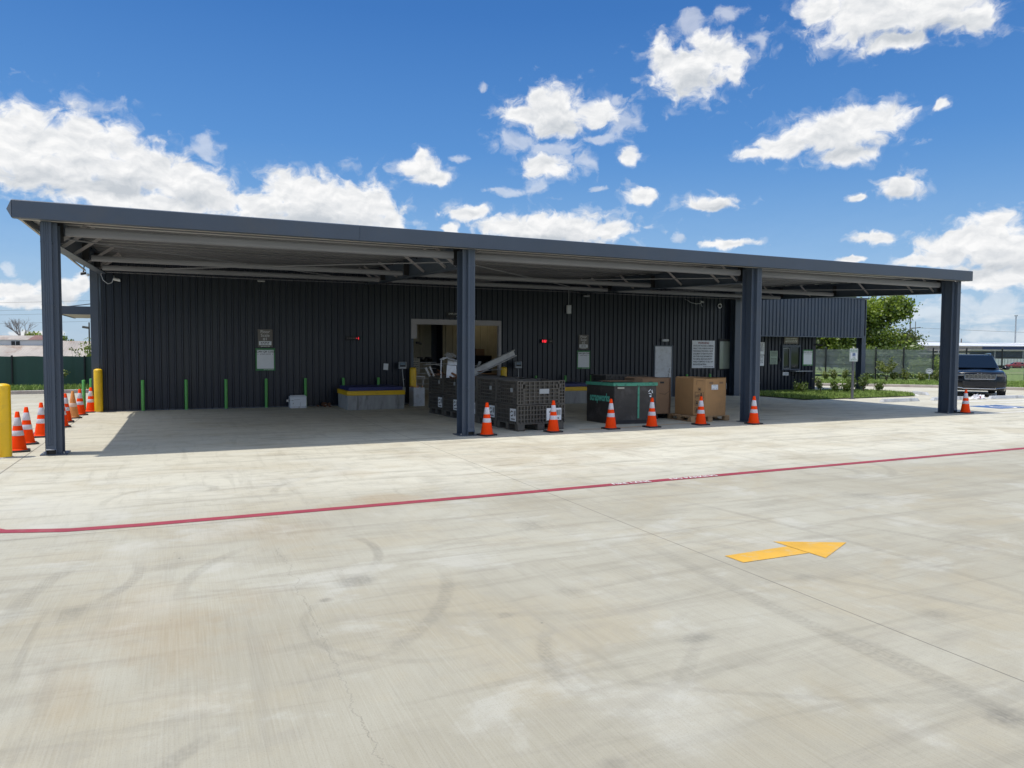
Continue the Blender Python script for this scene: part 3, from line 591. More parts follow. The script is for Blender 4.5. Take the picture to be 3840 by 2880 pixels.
# front fascia is a box gutter in three lengths with lapped joints
cuts = [-0.47, 5.21, 17.62, 23.47]
for i in range(3):
    e = 0.003 * (i % 2)
    mb = MB(); mb.prism([(-0.41 - e, 3.955 - e), (-0.41 - e, 4.236 + e), (-0.385, 4.25), (-0.24, 4.25), (-0.24, 3.97), (-0.26, 3.955 - e)], lambda a, b: (cuts[i], a, b), lambda a, b: (cuts[i + 1], a, b))
    mb.build('fascia', M['navy'], can, bevel=0.006)
MB().box(-0.40, -0.235, 3.955, 23.40, -0.17, 3.985).build('gutter_lip', M['beige'], can)
# gable trims, with the little pointed gutter end
for xa, xb in ((-0.47, -0.44), (23.44, 23.47)):
    mb = MB()
    mb.prism([(-0.237, 3.99), (9.14, 3.99 + SL * 9.4), (9.14, 4.26 + SL * 9.4), (-0.237, 4.26)], lambda a, b: (xa, a, b), lambda a, b: (xb, a, b))
    mb.build('gable_trim', M['navy'], can)
MB().box(-0.44, -0.165, 3.985, -0.40, 9.0, 4.01).build('trim_lip', M['beige'], can)
mb = MB(); mb.add([(-0.475, -0.41, 3.955), (-0.475, -0.41, 4.236), (-0.56, -0.30, 4.10), (-0.475, -0.25, 3.955), (-0.475, -0.25, 4.236)], [(0, 1, 2), (2, 1, 4), (2, 4, 3), (0, 2, 3), (0, 3, 4, 1)])
mb.build('gutter_end', M['navy'], can)
# posts: wide flange section + downspout
for i, x in enumerate(PX):
    h = 3.95
    mb = MB()
    mb.box(x - 0.125, -0.125, 0.02, x + 0.125, -0.108, h); mb.box(x - 0.125, 0.205, 0.02, x + 0.125, 0.222, h)
    mb.box(x - 0.008, -0.108, 0.02, x + 0.008, 0.205, h)
    p = mb.build('post', M['navy'], can, bevel=0.003)
    MB().box(x - 0.20, -0.17, 0.0, x + 0.20, 0.27, 0.02).build('base_plate', M['navy'], p)
    for sx in (-1, 1):
        mb = MB()
        mb.add([(x + sx * 0.008, -0.10, 0.02), (x + sx * 0.12, -0.10, 0.02), (x + sx * 0.12, -0.10, 0.10), (x + sx * 0.02, -0.10, 0.28), (x + sx * 0.008, -0.10, 0.28),
                (x + sx * 0.008, -0.085, 0.02), (x + sx * 0.12, -0.085, 0.02), (x + sx * 0.12, -0.085, 0.10), (x + sx * 0.02, -0.085, 0.28), (x + sx * 0.008, -0.085, 0.28)],
               [(0, 1, 2, 3, 4), (9, 8, 7, 6, 5), (0, 5, 6, 1), (1, 6, 7, 2), (2, 7, 8, 3), (3, 8, 9, 4), (4, 9, 5, 0)])
        mb.build('gusset', M['navy'], p)
        MB().lathe([(0.014, 0.021), (0.014, 0.05)], 6, (x + sx * 0.15, -0.125, 0)).build('anchor_bolt', M['steel'], p)
    pass
    # downspout with shallow flutes and an open angled foot
    dxs = -0.025 if i == 0 else 0.045
    a, b = x + dxs - 0.075, x + dxs + 0.075
    pr = [(a, -0.127)]
    pr += [(a, -0.215), (a + .02, -0.222)]
    for q in (0.045, 0.075, 0.105): pr += [(a + q - 0.008, -0.222), (a + q - 0.004, -0.216), (a + q + 0.004, -0.216), (a + q + 0.008, -0.222)]
    pr += [(b - .02, -0.222), (b, -0.215), (b, -0.127)]
    mb = MB(); mb.prism(pr, lambda u, v: (u, v, 0.18), lambda u, v: (u, v, 3.953))
    mb.box(a, -0.222, 0.02, a + 0.006, -0.127, 0.178); mb.box(b - 0.006, -0.222, 0.02, b, -0.127, 0.178)
    mb.add([(a, -0.224, 0.178), (b, -0.224, 0.178), (b, -0.224, 0.12), (a, -0.224, 0.12), (a, -0.245, 0.10), (b, -0.245, 0.10)], [(0, 1, 2, 3), (3, 2, 5, 4)])
    d = mb.build('downspout', M['navy'], can)
    MB().box(a + 0.008, -0.16, 0.022, b - 0.008, -0.13, 0.15).build('outlet', M['ink'], d)
    for z in (1.02, 2.55, 3.6):
        MB().box(a - 0.012, -0.226, z, b + 0.012, -0.125, z + 0.018).build('strap', M['navy'], d)
# rafters: tapered-end I sections
for i, x in enumerate(PX):
    mb = MB(); y0, y1 = -0.10, 9.02
    zb = lambda y: 3.60 + SL * y; zt = lambda y: dk(y) - 0.05
    for (ya, yb_) in ((y0, y1),):
        mb.prism([(ya, zb(ya) + .014), (yb_, zb(yb_) + .014), (yb_, zt(yb_) - .012), (ya, zt(ya) - .012)], lambda a, b: (x - 0.006, a, b), lambda a, b: (x + 0.006, a, b))
        mb.prism([(ya + .32, zb(ya + .32)), (yb_ , zb(yb_)), (yb_, zb(yb_) + .013), (ya + .32, zb(ya + .32) + .013)], lambda a, b: (x - 0.105, a, b), lambda a, b: (x + 0.105, a, b))
        mb.prism([(ya, zt(ya) - .011), (yb_, zt(yb_) - .011), (yb_, zt(yb_)), (ya, zt(ya))], lambda a, b: (x - 0.105, a, b), lambda a, b: (x + 0.105, a, b))
    r = mb.build('rafter', M['navy'] if i != 0 else M['navy'], can)
    for sx in (-1, 1):
        if i == 0 and sx < 0: continue
        if i == 3 and sx > 0: continue
        for y in (0.55, 1.25, 2.9, 5.4, 7.2, 7.9):
            MB().beam((x + sx * 0.02, y, zb(y) + 0.06), (x + sx * 0.55, y, dk(y) - 0.045), 0.06, 0.008, (0, 1, 0)).build('flange_brace', M['frame'], r)
    for sx in (-1, 1):
        if (i == 0 and sx < 0) or (i == 3 and sx > 0): continue
        for y in (0.35, 4.25, 6.75): MB().box(x + sx * 0.09 - 0.07, y - 0.012, zb(y) + 0.05, x + sx * 0.09 + 0.07, y + 0.012, zt(y) - 0.05).build('cleat', M['ink'], r)
        for y in (2.2, 2.6, 3.0, 3.4, 5.0, 5.8): MB().lathe([(0.016, 0), (0.016, 0.025)], 6, (x + sx * 0.06, y, zt(y) - 0.036)).build('bolt', M['ink'], r)
# big rounded eave and tie beams, one per bay and line
def rprof(w, h, n=3):
    o = []
    for cx, cz, a0 in ((w / 2, h / 2, 0), (-w / 2, h / 2, 90), (-w / 2, -h / 2, 180), (w / 2, -h / 2, 270)):
        for k in range(n + 1): a = R(a0 + 90 * k / n); o.append((cx + 0.05 * math.cos(a), cz + 0.05 * math.sin(a)))
    return o
def zsec(y, z1):
    o = [(0.06, 0), (0.045, -0.045), (-0.045, -0.045), (-0.06, 0)]
    return [(y + a, z1 + c) for a, c in o]
for b in range(3):
    for kq in range(12):
        yq = 0.95 + kq * 0.72; mb = MB(); mb.prism(zsec(yq, dk(yq) - 0.002), lambda a, c: (PX[b] + 0.01, a, c), lambda a, c: (PX[b + 1] - 0.01, a, c)); mb.build('deck_batten', M['zed'], can)
for b in range(3):
    for (y, zc, w_, h_) in ((0.28, 3.865, 0.05, 0.06), (4.25, 3.845, 0.04, 0.03), (6.75, 3.885, 0.04, 0.03)):
        mb = MB(); pr = rprof(w_, h_)
        mb.prism(pr, lambda a, c: (PX[b] + 0.20, y + a, zc + c), lambda a, c: (PX[b + 1] - 0.20, y + a, zc + c))
        pu = mb.build('purlin', M['purlin'], can, smooth=False, bevel=0.004)
    for (ya, za, yb_, zb_) in ((0.7, 3.80, 8.3, 3.98), (8.3, 3.955, 0.7, 3.775)):
        MB().tube([(PX[b] + 0.05, ya, za), (PX[b + 1] - 0.05, yb_, zb_)], 0.014, 6).build('brace_rod', M['purlin'], can)
    mb = MB(); mb.tube([(PX[b] + 0.1, 8.75, 3.95), ((PX[b] + PX[b + 1]) / 2, 8.75, 3.93), (PX[b + 1] - 0.1, 8.75, 3.95)], 0.010, 6)
    mb.build('cable', M['purlin'], can)

# ================================================================== BUILDING
WY = 9.2
bld = thing('metal_building', 'charcoal ribbed metal building with a wide open doorway behind the canopy', 'building')
def ribbed(u0, u1, z0, z1, f, openings=(), pitch=0.2, depth=0.040, rw=0.066, z1f=None):
    pts = []
    n = int((u1 - u0) / pitch)
    def prof(u):
        c = round((u - u0) / pitch - 0.5) * pitch + u0 + pitch * 0.5
        d = abs(u - c)
        return 0 if d > rw / 2 else depth if d < rw / 4 else depth * (1 - (d - rw / 4) / (rw / 4))
    us = {u0, u1}
    for k in range(n):
        c = u0 + (k + 0.5) * pitch
        us |= {c - rw / 2, c - rw / 4, c + rw / 4, c + rw / 2}
    for o in openings: us |= {o[0], o[1]}
    us = sorted(u for u in us if u0 <= u <= u1)
    mb = MB()
    for a, b in zip(us, us[1:]):
        if b - a < 1e-6: continue
        m_ = (a + b) / 2; iv = [(z0, z1)]
        for (oa, ob, za, zb_) in openings:
            if oa < m_ < ob:
                nv = []
                for (p, q) in iv:
                    if za > p: nv.append((p, min(q, za)))
                    if zb_ < q: nv.append((max(p, zb_), q))
                iv = [t_ for t_ in nv if t_[1] - t_[0] > 1e-4]
        for p, q in iv:
            mb.add([f(a, prof(a), p), f(b, prof(b), p), f(b, prof(b), q), f(a, prof(a), q)], [(0, 1, 2, 3)])
    return mb
DOOR = (9.06, 12.36, 0.0, 2.86); D2 = (18.90, 19.80, 0.0, 2.04); WIN = (22.06, 22.74, 1.06, 2.33)
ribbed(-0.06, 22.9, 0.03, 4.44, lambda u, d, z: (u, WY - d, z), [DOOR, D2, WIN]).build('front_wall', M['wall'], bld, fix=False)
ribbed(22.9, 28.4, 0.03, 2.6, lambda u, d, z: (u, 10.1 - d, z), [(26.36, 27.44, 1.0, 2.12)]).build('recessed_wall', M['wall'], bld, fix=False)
ribbed(23.28, 30.40, 2.50, 4.22, lambda u, d, z: (u, WY - d, z), (), 0.2).build('soffit_panel', M['navy'], bld, fix=False)
mb = MB(); mb.box(23.28, WY - 0.05, 2.46, 30.40, WY + 0.03, 2.50); mb.box(23.28, WY - 0.05, 4.22, 30.66, WY + 0.06, 4.28); mb.build('panel_trim', M['navy'], bld)
mb = MB(); mb.box(23.0, WY + 0.04, 2.52, 30.6, 24, 2.56); mb.build('soffit', M['navy'], bld)
for q in ((22.9, WY + 0.07, 4.20, 30.62, 24, 4.26), (-0.3, 9.26, 4.70, 22.9, 24, 4.78)): MB().box(*q).build('roof', M['deck'], bld)
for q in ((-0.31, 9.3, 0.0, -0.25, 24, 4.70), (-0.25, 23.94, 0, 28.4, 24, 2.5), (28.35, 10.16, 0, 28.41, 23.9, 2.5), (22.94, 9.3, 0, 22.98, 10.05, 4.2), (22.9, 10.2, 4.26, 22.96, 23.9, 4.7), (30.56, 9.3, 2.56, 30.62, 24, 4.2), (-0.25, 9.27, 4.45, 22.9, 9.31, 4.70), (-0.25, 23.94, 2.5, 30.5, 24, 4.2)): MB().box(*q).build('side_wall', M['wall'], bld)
mb = MB(); mb.box(-0.33, WY - 0.05, 0.0, -0.13, WY + 0.1, 4.44); mb.build('corner_trim', M['navy'], bld, bevel=0.004)
for q in ((-0.125, WY - 0.03, 0, -0.10, WY + 0.05, 4.44), (-0.085, WY - 0.03, 0, -0.06, WY + 0.05, 4.44), (-0.06, WY - 0.012, 0.0, 9.05, WY + 0.0, 0.028), (12.37, WY - 0.012, 0, 18.89, WY, 0.028), (19.81, WY - 0.012, 0, 22.88, WY, 0.028)): MB().box(*q).build('wall_trim', M['navy'], bld)
def icol(x, y, h, name='column'):
    mb = MB(); mb.box(x - 0.13, y - 0.15, 0.02, x + 0.13, y - 0.137, h); mb.box(x - 0.13, y + 0.137, 0.02, x + 0.13, y + 0.15, h); mb.box(x - 0.006, y - 0.137, 0.02, x + 0.006, y + 0.137, h); mb.box(x - 0.19, y - 0.2, 0, x + 0.19, y + 0.2, 0.018)
    return mb.build(name, M['navy'], bld)
icol(22.75, 8.98, 3.92); icol(30.55, WY + 0.25, 4.2)
mb = MB(); mb.box(23.04, WY - 0.14, 0.02, 23.25, WY - 0.02, 4.18); mb.box(23.02, WY - 0.15, 3.86, 23.27, WY - 0.01, 3.98); mb.build('downspout', M['zed'], bld, bevel=0.01)
MB().box(22.9, WY + 0.02, 2.5, 23.9, WY + 0.055, 4.465).build('soffit_panel', M['navy'], bld)
# doorway frame
mb = MB(); mb.box(9.06, WY - 0.045, 2.68, 12.36, WY + 0.10, 2.86); mb.box(12.26, WY - 0.045, 0, 12.36, WY + 0.10, 2.678); mb.box(9.06, WY - 0.045, 2.2, 9.26, WY + 0.10, 2.678); mb.build('doorway_frame', M['frame'], bld, bevel=0.004)
mb = MB(); mb.box(9.06, WY - 0.045, 0, 9.14, WY + 0.10, 2.198); mb.build('door_jamb', M['navy'], bld)
# interior
ribbed(7.0, 11.2, 0.02, 4.3, lambda u, d, z: (u, 13.6 - d, z), (), 0.30, 0.02).build('interior_wall', M['inwall'], bld, fix=False)
ribbed(11.55, 18.0, 0.02, 4.3, lambda u, d, z: (u, 13.2 - d, z), (), 0.30, 0.02).build('interior_wall', M['inwall'], bld, fix=False)
for q in ((11.15, 13.9, 0, 11.6, 14.0, 4.3), (11.54, 13.22, 0, 11.58, 13.9, 4.3), (6.96, 9.32, 0, 7.0, 14, 4.3), (18.0, 9.32, 0, 18.04, 14, 4.3)): MB().box(*q).build('dark_partition', M['wall'], bld)
mb = MB(); mb.box(7.0, 9.35, 4.3, 18.0, 14, 4.34); mb.build('ceiling', M['deck'], bld)
lt = MB(); lt.lathe([(0.05, 0.3), (0.08, 0.16), (0.22, 0.02), (0.22, 0.0)], 20, (13.3, 12.2, 3.75)); lo = lt.build('high_bay_light', M['galv'], bld)
MB().lathe([(0.20, 0.0), (0.20, 0.012)], 20, (13.3, 12.2, 3.735)).build('lamp_lens', M['lamp'], lo)
# personnel door
mb = MB(); mb.box(18.95, WY - 0.02, 0.01, 19.75, WY + 0.03, 2.0); d = mb.build('door', M['whitep'], bld, bevel=0.004)
mb = MB(); mb.tube([(19.66, WY - 0.03, 1.02), (19.66, WY - 0.075, 1.02), (19.54, WY - 0.075, 1.02)], 0.012, 6); mb.box(19.63, WY - 0.032, 0.94, 19.69, WY - 0.021, 1.14); mb.build('handle', M['steel'], d)
mb = MB(); mb.box(19.60, WY - 0.05, 0.70, 19.64, WY - 0.021, 0.92); mb.box(19.52, WY - 0.05, 0.78, 19.60, WY - 0.021, 0.80); mb.build('latch_guard', M['steel'], d)
for z in (0.3, 1.1, 1.75): MB().box(18.945, WY - 0.03, z, 18.965, WY - 0.021, z + 0.1).build('hinge', M['steel'], d)
mb = MB(); mb.box(18.90, WY - 0.04, 0, 18.948, WY + 0.06, 2.04); mb.box(19.752, WY - 0.04, 0, 19.80, WY + 0.06, 2.04); mb.box(18.948, WY - 0.04, 2.002, 19.752, WY + 0.06, 2.04); mb.build('door_frame', M['navy'], bld)
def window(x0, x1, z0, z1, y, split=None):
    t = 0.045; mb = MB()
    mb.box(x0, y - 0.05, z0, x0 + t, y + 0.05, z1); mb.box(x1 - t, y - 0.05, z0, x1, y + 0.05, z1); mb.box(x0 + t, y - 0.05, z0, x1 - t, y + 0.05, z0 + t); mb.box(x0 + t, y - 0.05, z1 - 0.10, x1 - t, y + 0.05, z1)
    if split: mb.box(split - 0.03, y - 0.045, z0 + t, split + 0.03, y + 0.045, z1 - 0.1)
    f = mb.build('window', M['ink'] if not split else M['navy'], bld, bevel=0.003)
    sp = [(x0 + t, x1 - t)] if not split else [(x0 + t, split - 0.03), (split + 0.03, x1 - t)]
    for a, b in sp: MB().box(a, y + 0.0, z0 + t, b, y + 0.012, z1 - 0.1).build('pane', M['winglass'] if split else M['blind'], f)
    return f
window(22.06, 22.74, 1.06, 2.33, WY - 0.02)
w2_ = window(26.36, 27.44, 1.0, 2.12, 10.07, 26.85)
mb = MB(); mb.box(26.44, 10.035, 1.07, 26.455, 10.05, 1.98); mb.box(26.785, 10.035, 1.07, 26.80, 10.05, 1.98); mb.box(26.455, 10.035, 1.965, 26.785, 10.05, 1.98); mb.box(26.455, 10.035, 1.07, 26.785, 10.05, 1.085); mb.build('sash', M['galv'], w2_)
mb = MB(); mb.box(26.86, 9.72, 0.935, 27.88, 10.06, 0.965); sh = mb.build('counter_shelf', M['galv'], bld)
for x in (27.05, 27.6): MB().beam((x, 10.06, 0.74), (x, 9.78, 0.93), 0.03, 0.02).build('bracket', M['ink'], sh)
mb = MB(); mb.box(26.18, 10.0, 1.38, 26.28, 10.06, 1.52); mb.build('intercom', M['ink'], bld)
# little awning on the building's left side
aw = thing('side_awning', 'flat dark awning fixed to the far left side of the building', 'awning')
MB().box(-1.45, 11.5, 2.86, -0.335, 11.56, 3.11).build('fascia', M['navy'], aw)
MB().box(-1.45, 11.565, 2.86, -1.40, 15.4, 3.11).build('edge_trim', M['navy'], aw)
MB().box(-1.395, 11.565, 2.875, -0.335, 15.3, 2.90).build('underside', M['beige'], aw)
mb = MB(); mb.tube([(-1.15, 11.7, 3.11), (-0.335, 11.7, 3.24)], 0.016, 6); mb.build('tie_rod', M['navy'], aw)

# ================================================================== CONES
def make_cone(body, collar, lab, double=True):
    t = thing('traffic_cone', lab, 'traffic cone', (0, 0, 0), 0, 'traffic cones along the canopy')
    s = 0.178
    mb = MB(); c = 0.03
    oc = [(-s, -s + c), (-s + c, -s), (s - c, -s), (s, -s + c), (s, s - c), (s - c, s), (-s + c, s), (-s, s - c)]
    mb.prism(oc, lambda a, b: (a, b, 0.0), lambda a, b: (a * 0.985, b * 0.985, 0.032)); mb.build('base', M['rubber'], t, bevel=0.005)
    r = lambda z: 0.132 - (z - 0.04) * (0.132 - 0.030) / 0.66
    mb = MB(); mb.lathe([(0.145, 0.032), (0.142, 0.042), (r(0.05), 0.055), (r(0.3), 0.3), (r(0.5), 0.5), (r(0.70), 0.70), (r(0.71) - 0.004, 0.708), (0.018, 0.709), (0.016, 0.66)], 28, cap=False)
    mb.build('body', body, t, smooth=True).modifiers.new('es', 'EDGE_SPLIT')
    for (a, b) in (((0.460, 0.605), (0.285, 0.375)) if double else ((0.30, 0.40),)):
        MB().lathe([(r(a) + 0.0005, a), (r(a) + 0.002, a + 0.003), (r(b) + 0.002, b - 0.003), (r(b) + 0.0005, b)], 28, cap=False).build('collar', collar, t, smooth=True)
    return t
cone = make_cone(M['orange'], M['refl'], '')
cones = [((7.98, -0.2), 0.3, 'orange cone standing at the foot of the second canopy post'),
         ((9.62, -0.14), 0.08, 'orange cone in front of the black bulk container label'),
         ((11.17, -0.08), 0.1, 'orange cone in front of the corner of the black box'),
         ((12.31, -0.10), 0.02, 'orange cone between the black box and the cardboard boxes'),
         ((13.79, -0.08), 0.05, 'orange cone in front of the cardboard box on its pallet'),
         ((15.18, -0.42), 0.15, 'orange cone right in front of the third canopy post'),
         ((23.62, -0.22), 0.0, 'orange cone beside the far right canopy post'),
         ((-0.64, 0.6), 0.12, 'front orange cone of the left row beside the near yellow bollard'),
         ((-0.69, 1.71), 0.3, 'second orange cone of the left row, just behind the front one'),
         ((-0.63, 2.92), 0.05, 'orange cone partly hidden by the left edge of the first post'),
         ((-0.53, 4.91), 0.2, 'orange cone of the left row almost hidden behind the first post'),
         ((-0.61, 6.17), 0.1, 'orange cone in front of the faded cone in the left row'),
         ((-0.53, 8.22), 0.25, 'orange cone in front of the pair of green pipes'),
         ((-0.36, 9.12), 0.05, 'orange cone leaning close to the yellow bollard at the wall corner')]
for i, ((x, y), rz, lab) in enumerate(cones):
    if i == 0: cone.location = (x, y, 0); cone.rotation_euler = (0, 0, rz); cone['label'] = lab
    else: dup(cone, (x, y, 0), rz, lab)
fc = make_cone(M['fade'], M['refl2'], 'sun bleached pale orange cone with a single faded collar', False)
fc.location = (-0.58, 7.29, 0); fc.rotation_euler = (0.02, -0.015, 0.3)

# ================================================================== BOLLARDS AND PIPES
def bollard(r, h, m, lab, loc, grp, name='bollard', cat='bollard', dome=0.05):
    t = thing(name, lab, cat, loc, 0, grp)
    pr = [(r, -0.02), (r, h - dome)] + [(r * math.cos(a * math.pi / 12), h - dome + dome * math.sin(a * math.pi / 12)) for a in range(1, 6)] + [(0.004, h)]
    MB().lathe(pr, 24).build('pipe', m, t, smooth=True).modifiers.new('es', 'EDGE_SPLIT')
    MB().lathe([(r + 0.03, 0.0), (r + 0.012, 0.012), (r + 0.003, 0.016)], 20, cap=False).build('grout_ring', M['conc'], t)
    return t
bb = bollard(0.112, 1.24, M['yellow'], 'thick yellow bollard nearest the camera at the left edge', (-0.705, -0.15, 0), 'yellow bollards')
for (x, y, lab) in ((-0.16, 9.04, 'yellow bollard standing at the left corner of the building'), (9.03, 8.86, 'yellow bollard left of the open doorway behind the grey bin'), (12.33, 8.86, 'yellow bollard at the right jamb of the open doorway')):
    dup(bb, (x, y, 0), 0.4, lab)
gp = bollard(0.045, 0.91, M['green'], 'first green pipe along the wall, right of the yellow corner bollard', (0.97, 8.98, 0), 'green guard pipes along the wall', 'guard_pipe', 'guard pipe', 0.012)
for (x, y, lab) in ((2.12, 8.98, 'second green pipe along the wall left of the floor scale sign'), (3.22, 8.98, 'third green pipe along the wall, just left of the floor scale sign'),
                    (4.38, 8.98, 'green pipe right below the first scan sign'), (5.57, 9.06, 'green pipe rising behind the white appliance case'), (6.75, 8.98, 'green pipe behind the left end of the first scale platform'),
                    (7.89, 8.98, 'green pipe behind the right half of the first scale platform'), (-0.56, 9.42, 'left green pipe of the pair at the building corner'), (-0.47, 10.4, 'right green pipe of the pair at the building corner'),
                    (13.65, 8.98, 'green pipe behind the bulk containers right of the doorway'), (14.85, 8.98, 'green pipe on the wall left of the second floor scale sign'), (15.95, 8.98, 'green pipe below the second scan sign'),
                    (20.35, 8.98, 'green pipe at the wall right of the grey door'), (21.5, 8.98, 'green pipe below the warning sign')):
    dup(gp, (x, y, 0), 0.2, lab)

# ================================================================== SIGNS ON THE WALL
YS = WY - 0.038
def plate(name, lab, cat, x0, x1, z0, z1, y, m, grp=None, frame=None, th=0.008):
    t = thing(name, lab, cat, ((x0 + x1) / 2, y, z0), 0, grp)
    hw = (x1 - x0) / 2; hh = z1 - z0
    b = MB().box(-hw, -th, 0, hw, 0, hh).build('panel', m, t, bevel=0.002)
    return t, hw, hh
def lines(mb, x0, x1, zs, y, h):
    for z in zs: 
        x = x0
        while x < x1 - 0.01:
            wv = rng.uniform(0.03, 0.09); e = min(x + wv, x1); mb.box(x, y - 0.001, z - h / 2, e, y, z + h / 2); x = e + h * 0.7
    return mb
def floor_sign(xa, xb, za, zb, num, lab, grp='floor scale signs'):
    t, hw, hh = plate('floor_scale_sign', lab, 'sign', xa, xb, za, zb, YS, M['signgrey'], grp)
    mb = MB(); s = hh * 0.235
    for k, w_ in enumerate(('Floor', 'Scale', num)): text_into(mb, w_, s, wallm(0, -0.011, hh * (0.86 - 0.205 * k)), bold=0.0)
    mb.build('lettering', M['letter'], t)
    pl = MB().box(-hw * 0.84, -0.012, hh * 0.11, hw * 0.84, -0.008, hh * 0.33).build('capacity_plate', M['white'], t)
    lines(MB(), -hw * 0.62, hw * 0.55, (hh * 0.26, hh * 0.18), -0.0125, 0.02).build('fine_print', M['ink'], pl)
    lines(MB(), -hw * 0.6, hw * 0.6, (hh * 0.045,), -0.0085, 0.016).build('web_line', M['letter'], t)
floor_sign(4.16, 4.60, 1.88, 2.43, '#1', 'taupe sign reading Floor Scale #1')
floor_sign(15.50, 15.92, 1.87, 2.41, '#2', 'taupe sign reading Floor Scale #2')
def scan_sign(xa, xb, za, zb, y, lab):
    t, hw, hh = plate('scan_sign', lab, 'sign', xa, xb, za, zb, y, M['signgreen'], 'green bordered scan signs')
    f = MB().box(-hw * 0.86, -0.011, hh * 0.085, hw * 0.86, -0.008, hh * 0.925).build('face', M['white'], t)
    mb = MB(); text_into(mb, 'SCAN QR CODE', hh * 0.115, wallm(0, -0.0125, hh * 0.845), wx=hw * 2 / hh * 1.22, bold=0.02); mb.build('heading', M['ink'], f)
    mb = MB(); text_into(mb, 'SCRAP PRICES', hh * 0.075, wallm(0, -0.0125, hh * 0.735), wx=1.0)
    for s in (-1, 1): mb.add([(s * hw * 0.78, -0.0125, hh * 0.755), (s * hw * 0.78, -0.0125, hh * 0.715), (s * hw * 0.69, -0.0125, hh * 0.735)], [(0, 1, 2)])
    mb.build('subheading', M['ink'], f)
    lines(MB(), -hw * 0.2, hw * 0.85, (hh * 0.042,), -0.0085, 0.014).build('web_line', M['letter'], t)
scan_sign(4.09, 4.67, 1.15, 1.845, YS, 'green bordered scan sign below Floor Scale #1')
scan_sign(15.44, 16.0, 1.14, 1.82, YS, 'green bordered scan sign below Floor Scale #2')
scan_sign(27.61, 28.22, 1.19, 1.91, 10.062, 'green bordered scan sign right of the service window')
t, hw, hh = plate('warning_sign', 'large white warning sign about state law on the dark wall', 'sign', 20.72, 21.86, 1.14, 2.25, YS, M['white'])
mb = MB(); text_into(mb, 'WARNING', 0.115, wallm(0, -0.0105, hh - 0.10), bold=0.03); mb.build('heading', M['redink'], t)
mb = MB()
for k, s in enumerate(('STATE LAW PROVIDES A CRIMINAL', 'PENALTY FOR A PERSON WHO IN-', 'TENTIONALLY PROVIDES A FALSE', 'DOCUMENT OF IDENTIFICATION', 'OR OTHER FALSE INFORMATION', 'TO A METAL RECYCLING ENTITY', 'WHILE ATTEMPTING TO SELL ANY', 'REGULATED MATERIAL')):
    text_into(mb, s, 0.085, wallm(-hw * 0.9, -0.0105, hh - 0.215 - k * 0.107), 'LEFT', wx=0.76, bold=0.02)
lines(mb, 0.0, hw * 0.9, (0.05,), -0.0095, 0.02)
mb.build('lettering', M['ink'], t)
t = thing('employees_sign', 'narrow dark sign reading EMPLOYEES ONLY above the doorway', 'sign', (10.72, YS, 2.93))
MB().box(-0.42, -0.006, 0, 0.42, 0, 0.19).build('panel', M['ink'], t)
mb = MB(); text_into(mb, 'EMPLOYEES ONLY', 0.088, wallm(0, -0.0085, 0.125), wx=0.95); lines(mb, -0.06, 0.3, (0.04,), -0.0065, 0.014); mb.build('lettering', M['letter'], t)
def note(name, lab, x0, x1, z0, z1, y, m, zs, h=0.02, tilt=0.0):
    t, hw, hh = plate(name, lab, 'notice', x0, x1, z0, z1, y, m, 'notices on the building', th=0.006)
    if zs: lines(MB(), -hw * 0.8, hw * 0.8, [hh * q for q in zs], -0.0065, h).build('print', M['ink'] if m != M['signgrey'] else M['letter'], t)
    t.rotation_euler = (0, tilt, 0)
    return t
note('paper_notice', 'white sheet of paper taped crooked to the wall left of the doorway', 8.10, 8.26, 1.15, 1.36, YS, M['white'], None, tilt=0.07)
note('paper_notice', 'tall white notice half hidden behind the third post, upper sheet', 24.8, 25.35, 1.68, 2.22, 10.06, M['white'], (0.92, 0.84, 0.78, 0.72, 0.66, 0.6, 0.54, 0.48, 0.42, 0.36, 0.3), 0.016)
note('paper_notice', 'white notice half hidden behind the third post, lower sheet', 24.8, 25.34, 1.19, 1.65, 10.06, M['white'], (0.9, 0.8, 0.66, 0.54, 0.44, 0.3), 0.02)
note('paper_notice', 'pale green printed notice left of the service window', 25.67, 26.11, 1.26, 1.85, 10.06, M['greensheet'], (0.92, 0.85, 0.78, 0.7, 0.62, 0.45, 0.38, 0.3, 0.22, 0.14, 0.06), 0.02)
note('service_sign', 'taupe sign with pale text mounted above the service window', 26.46, 27.32, 2.17, 2.47, 10.05, M['signgrey'], (0.8, 0.55, 0.3), 0.035)
note('paper_notice', 'small white notice below the service window', 26.44, 26.78, 0.76, 0.90, 10.06, M['white'], (0.75, 0.5, 0.25), 0.012)

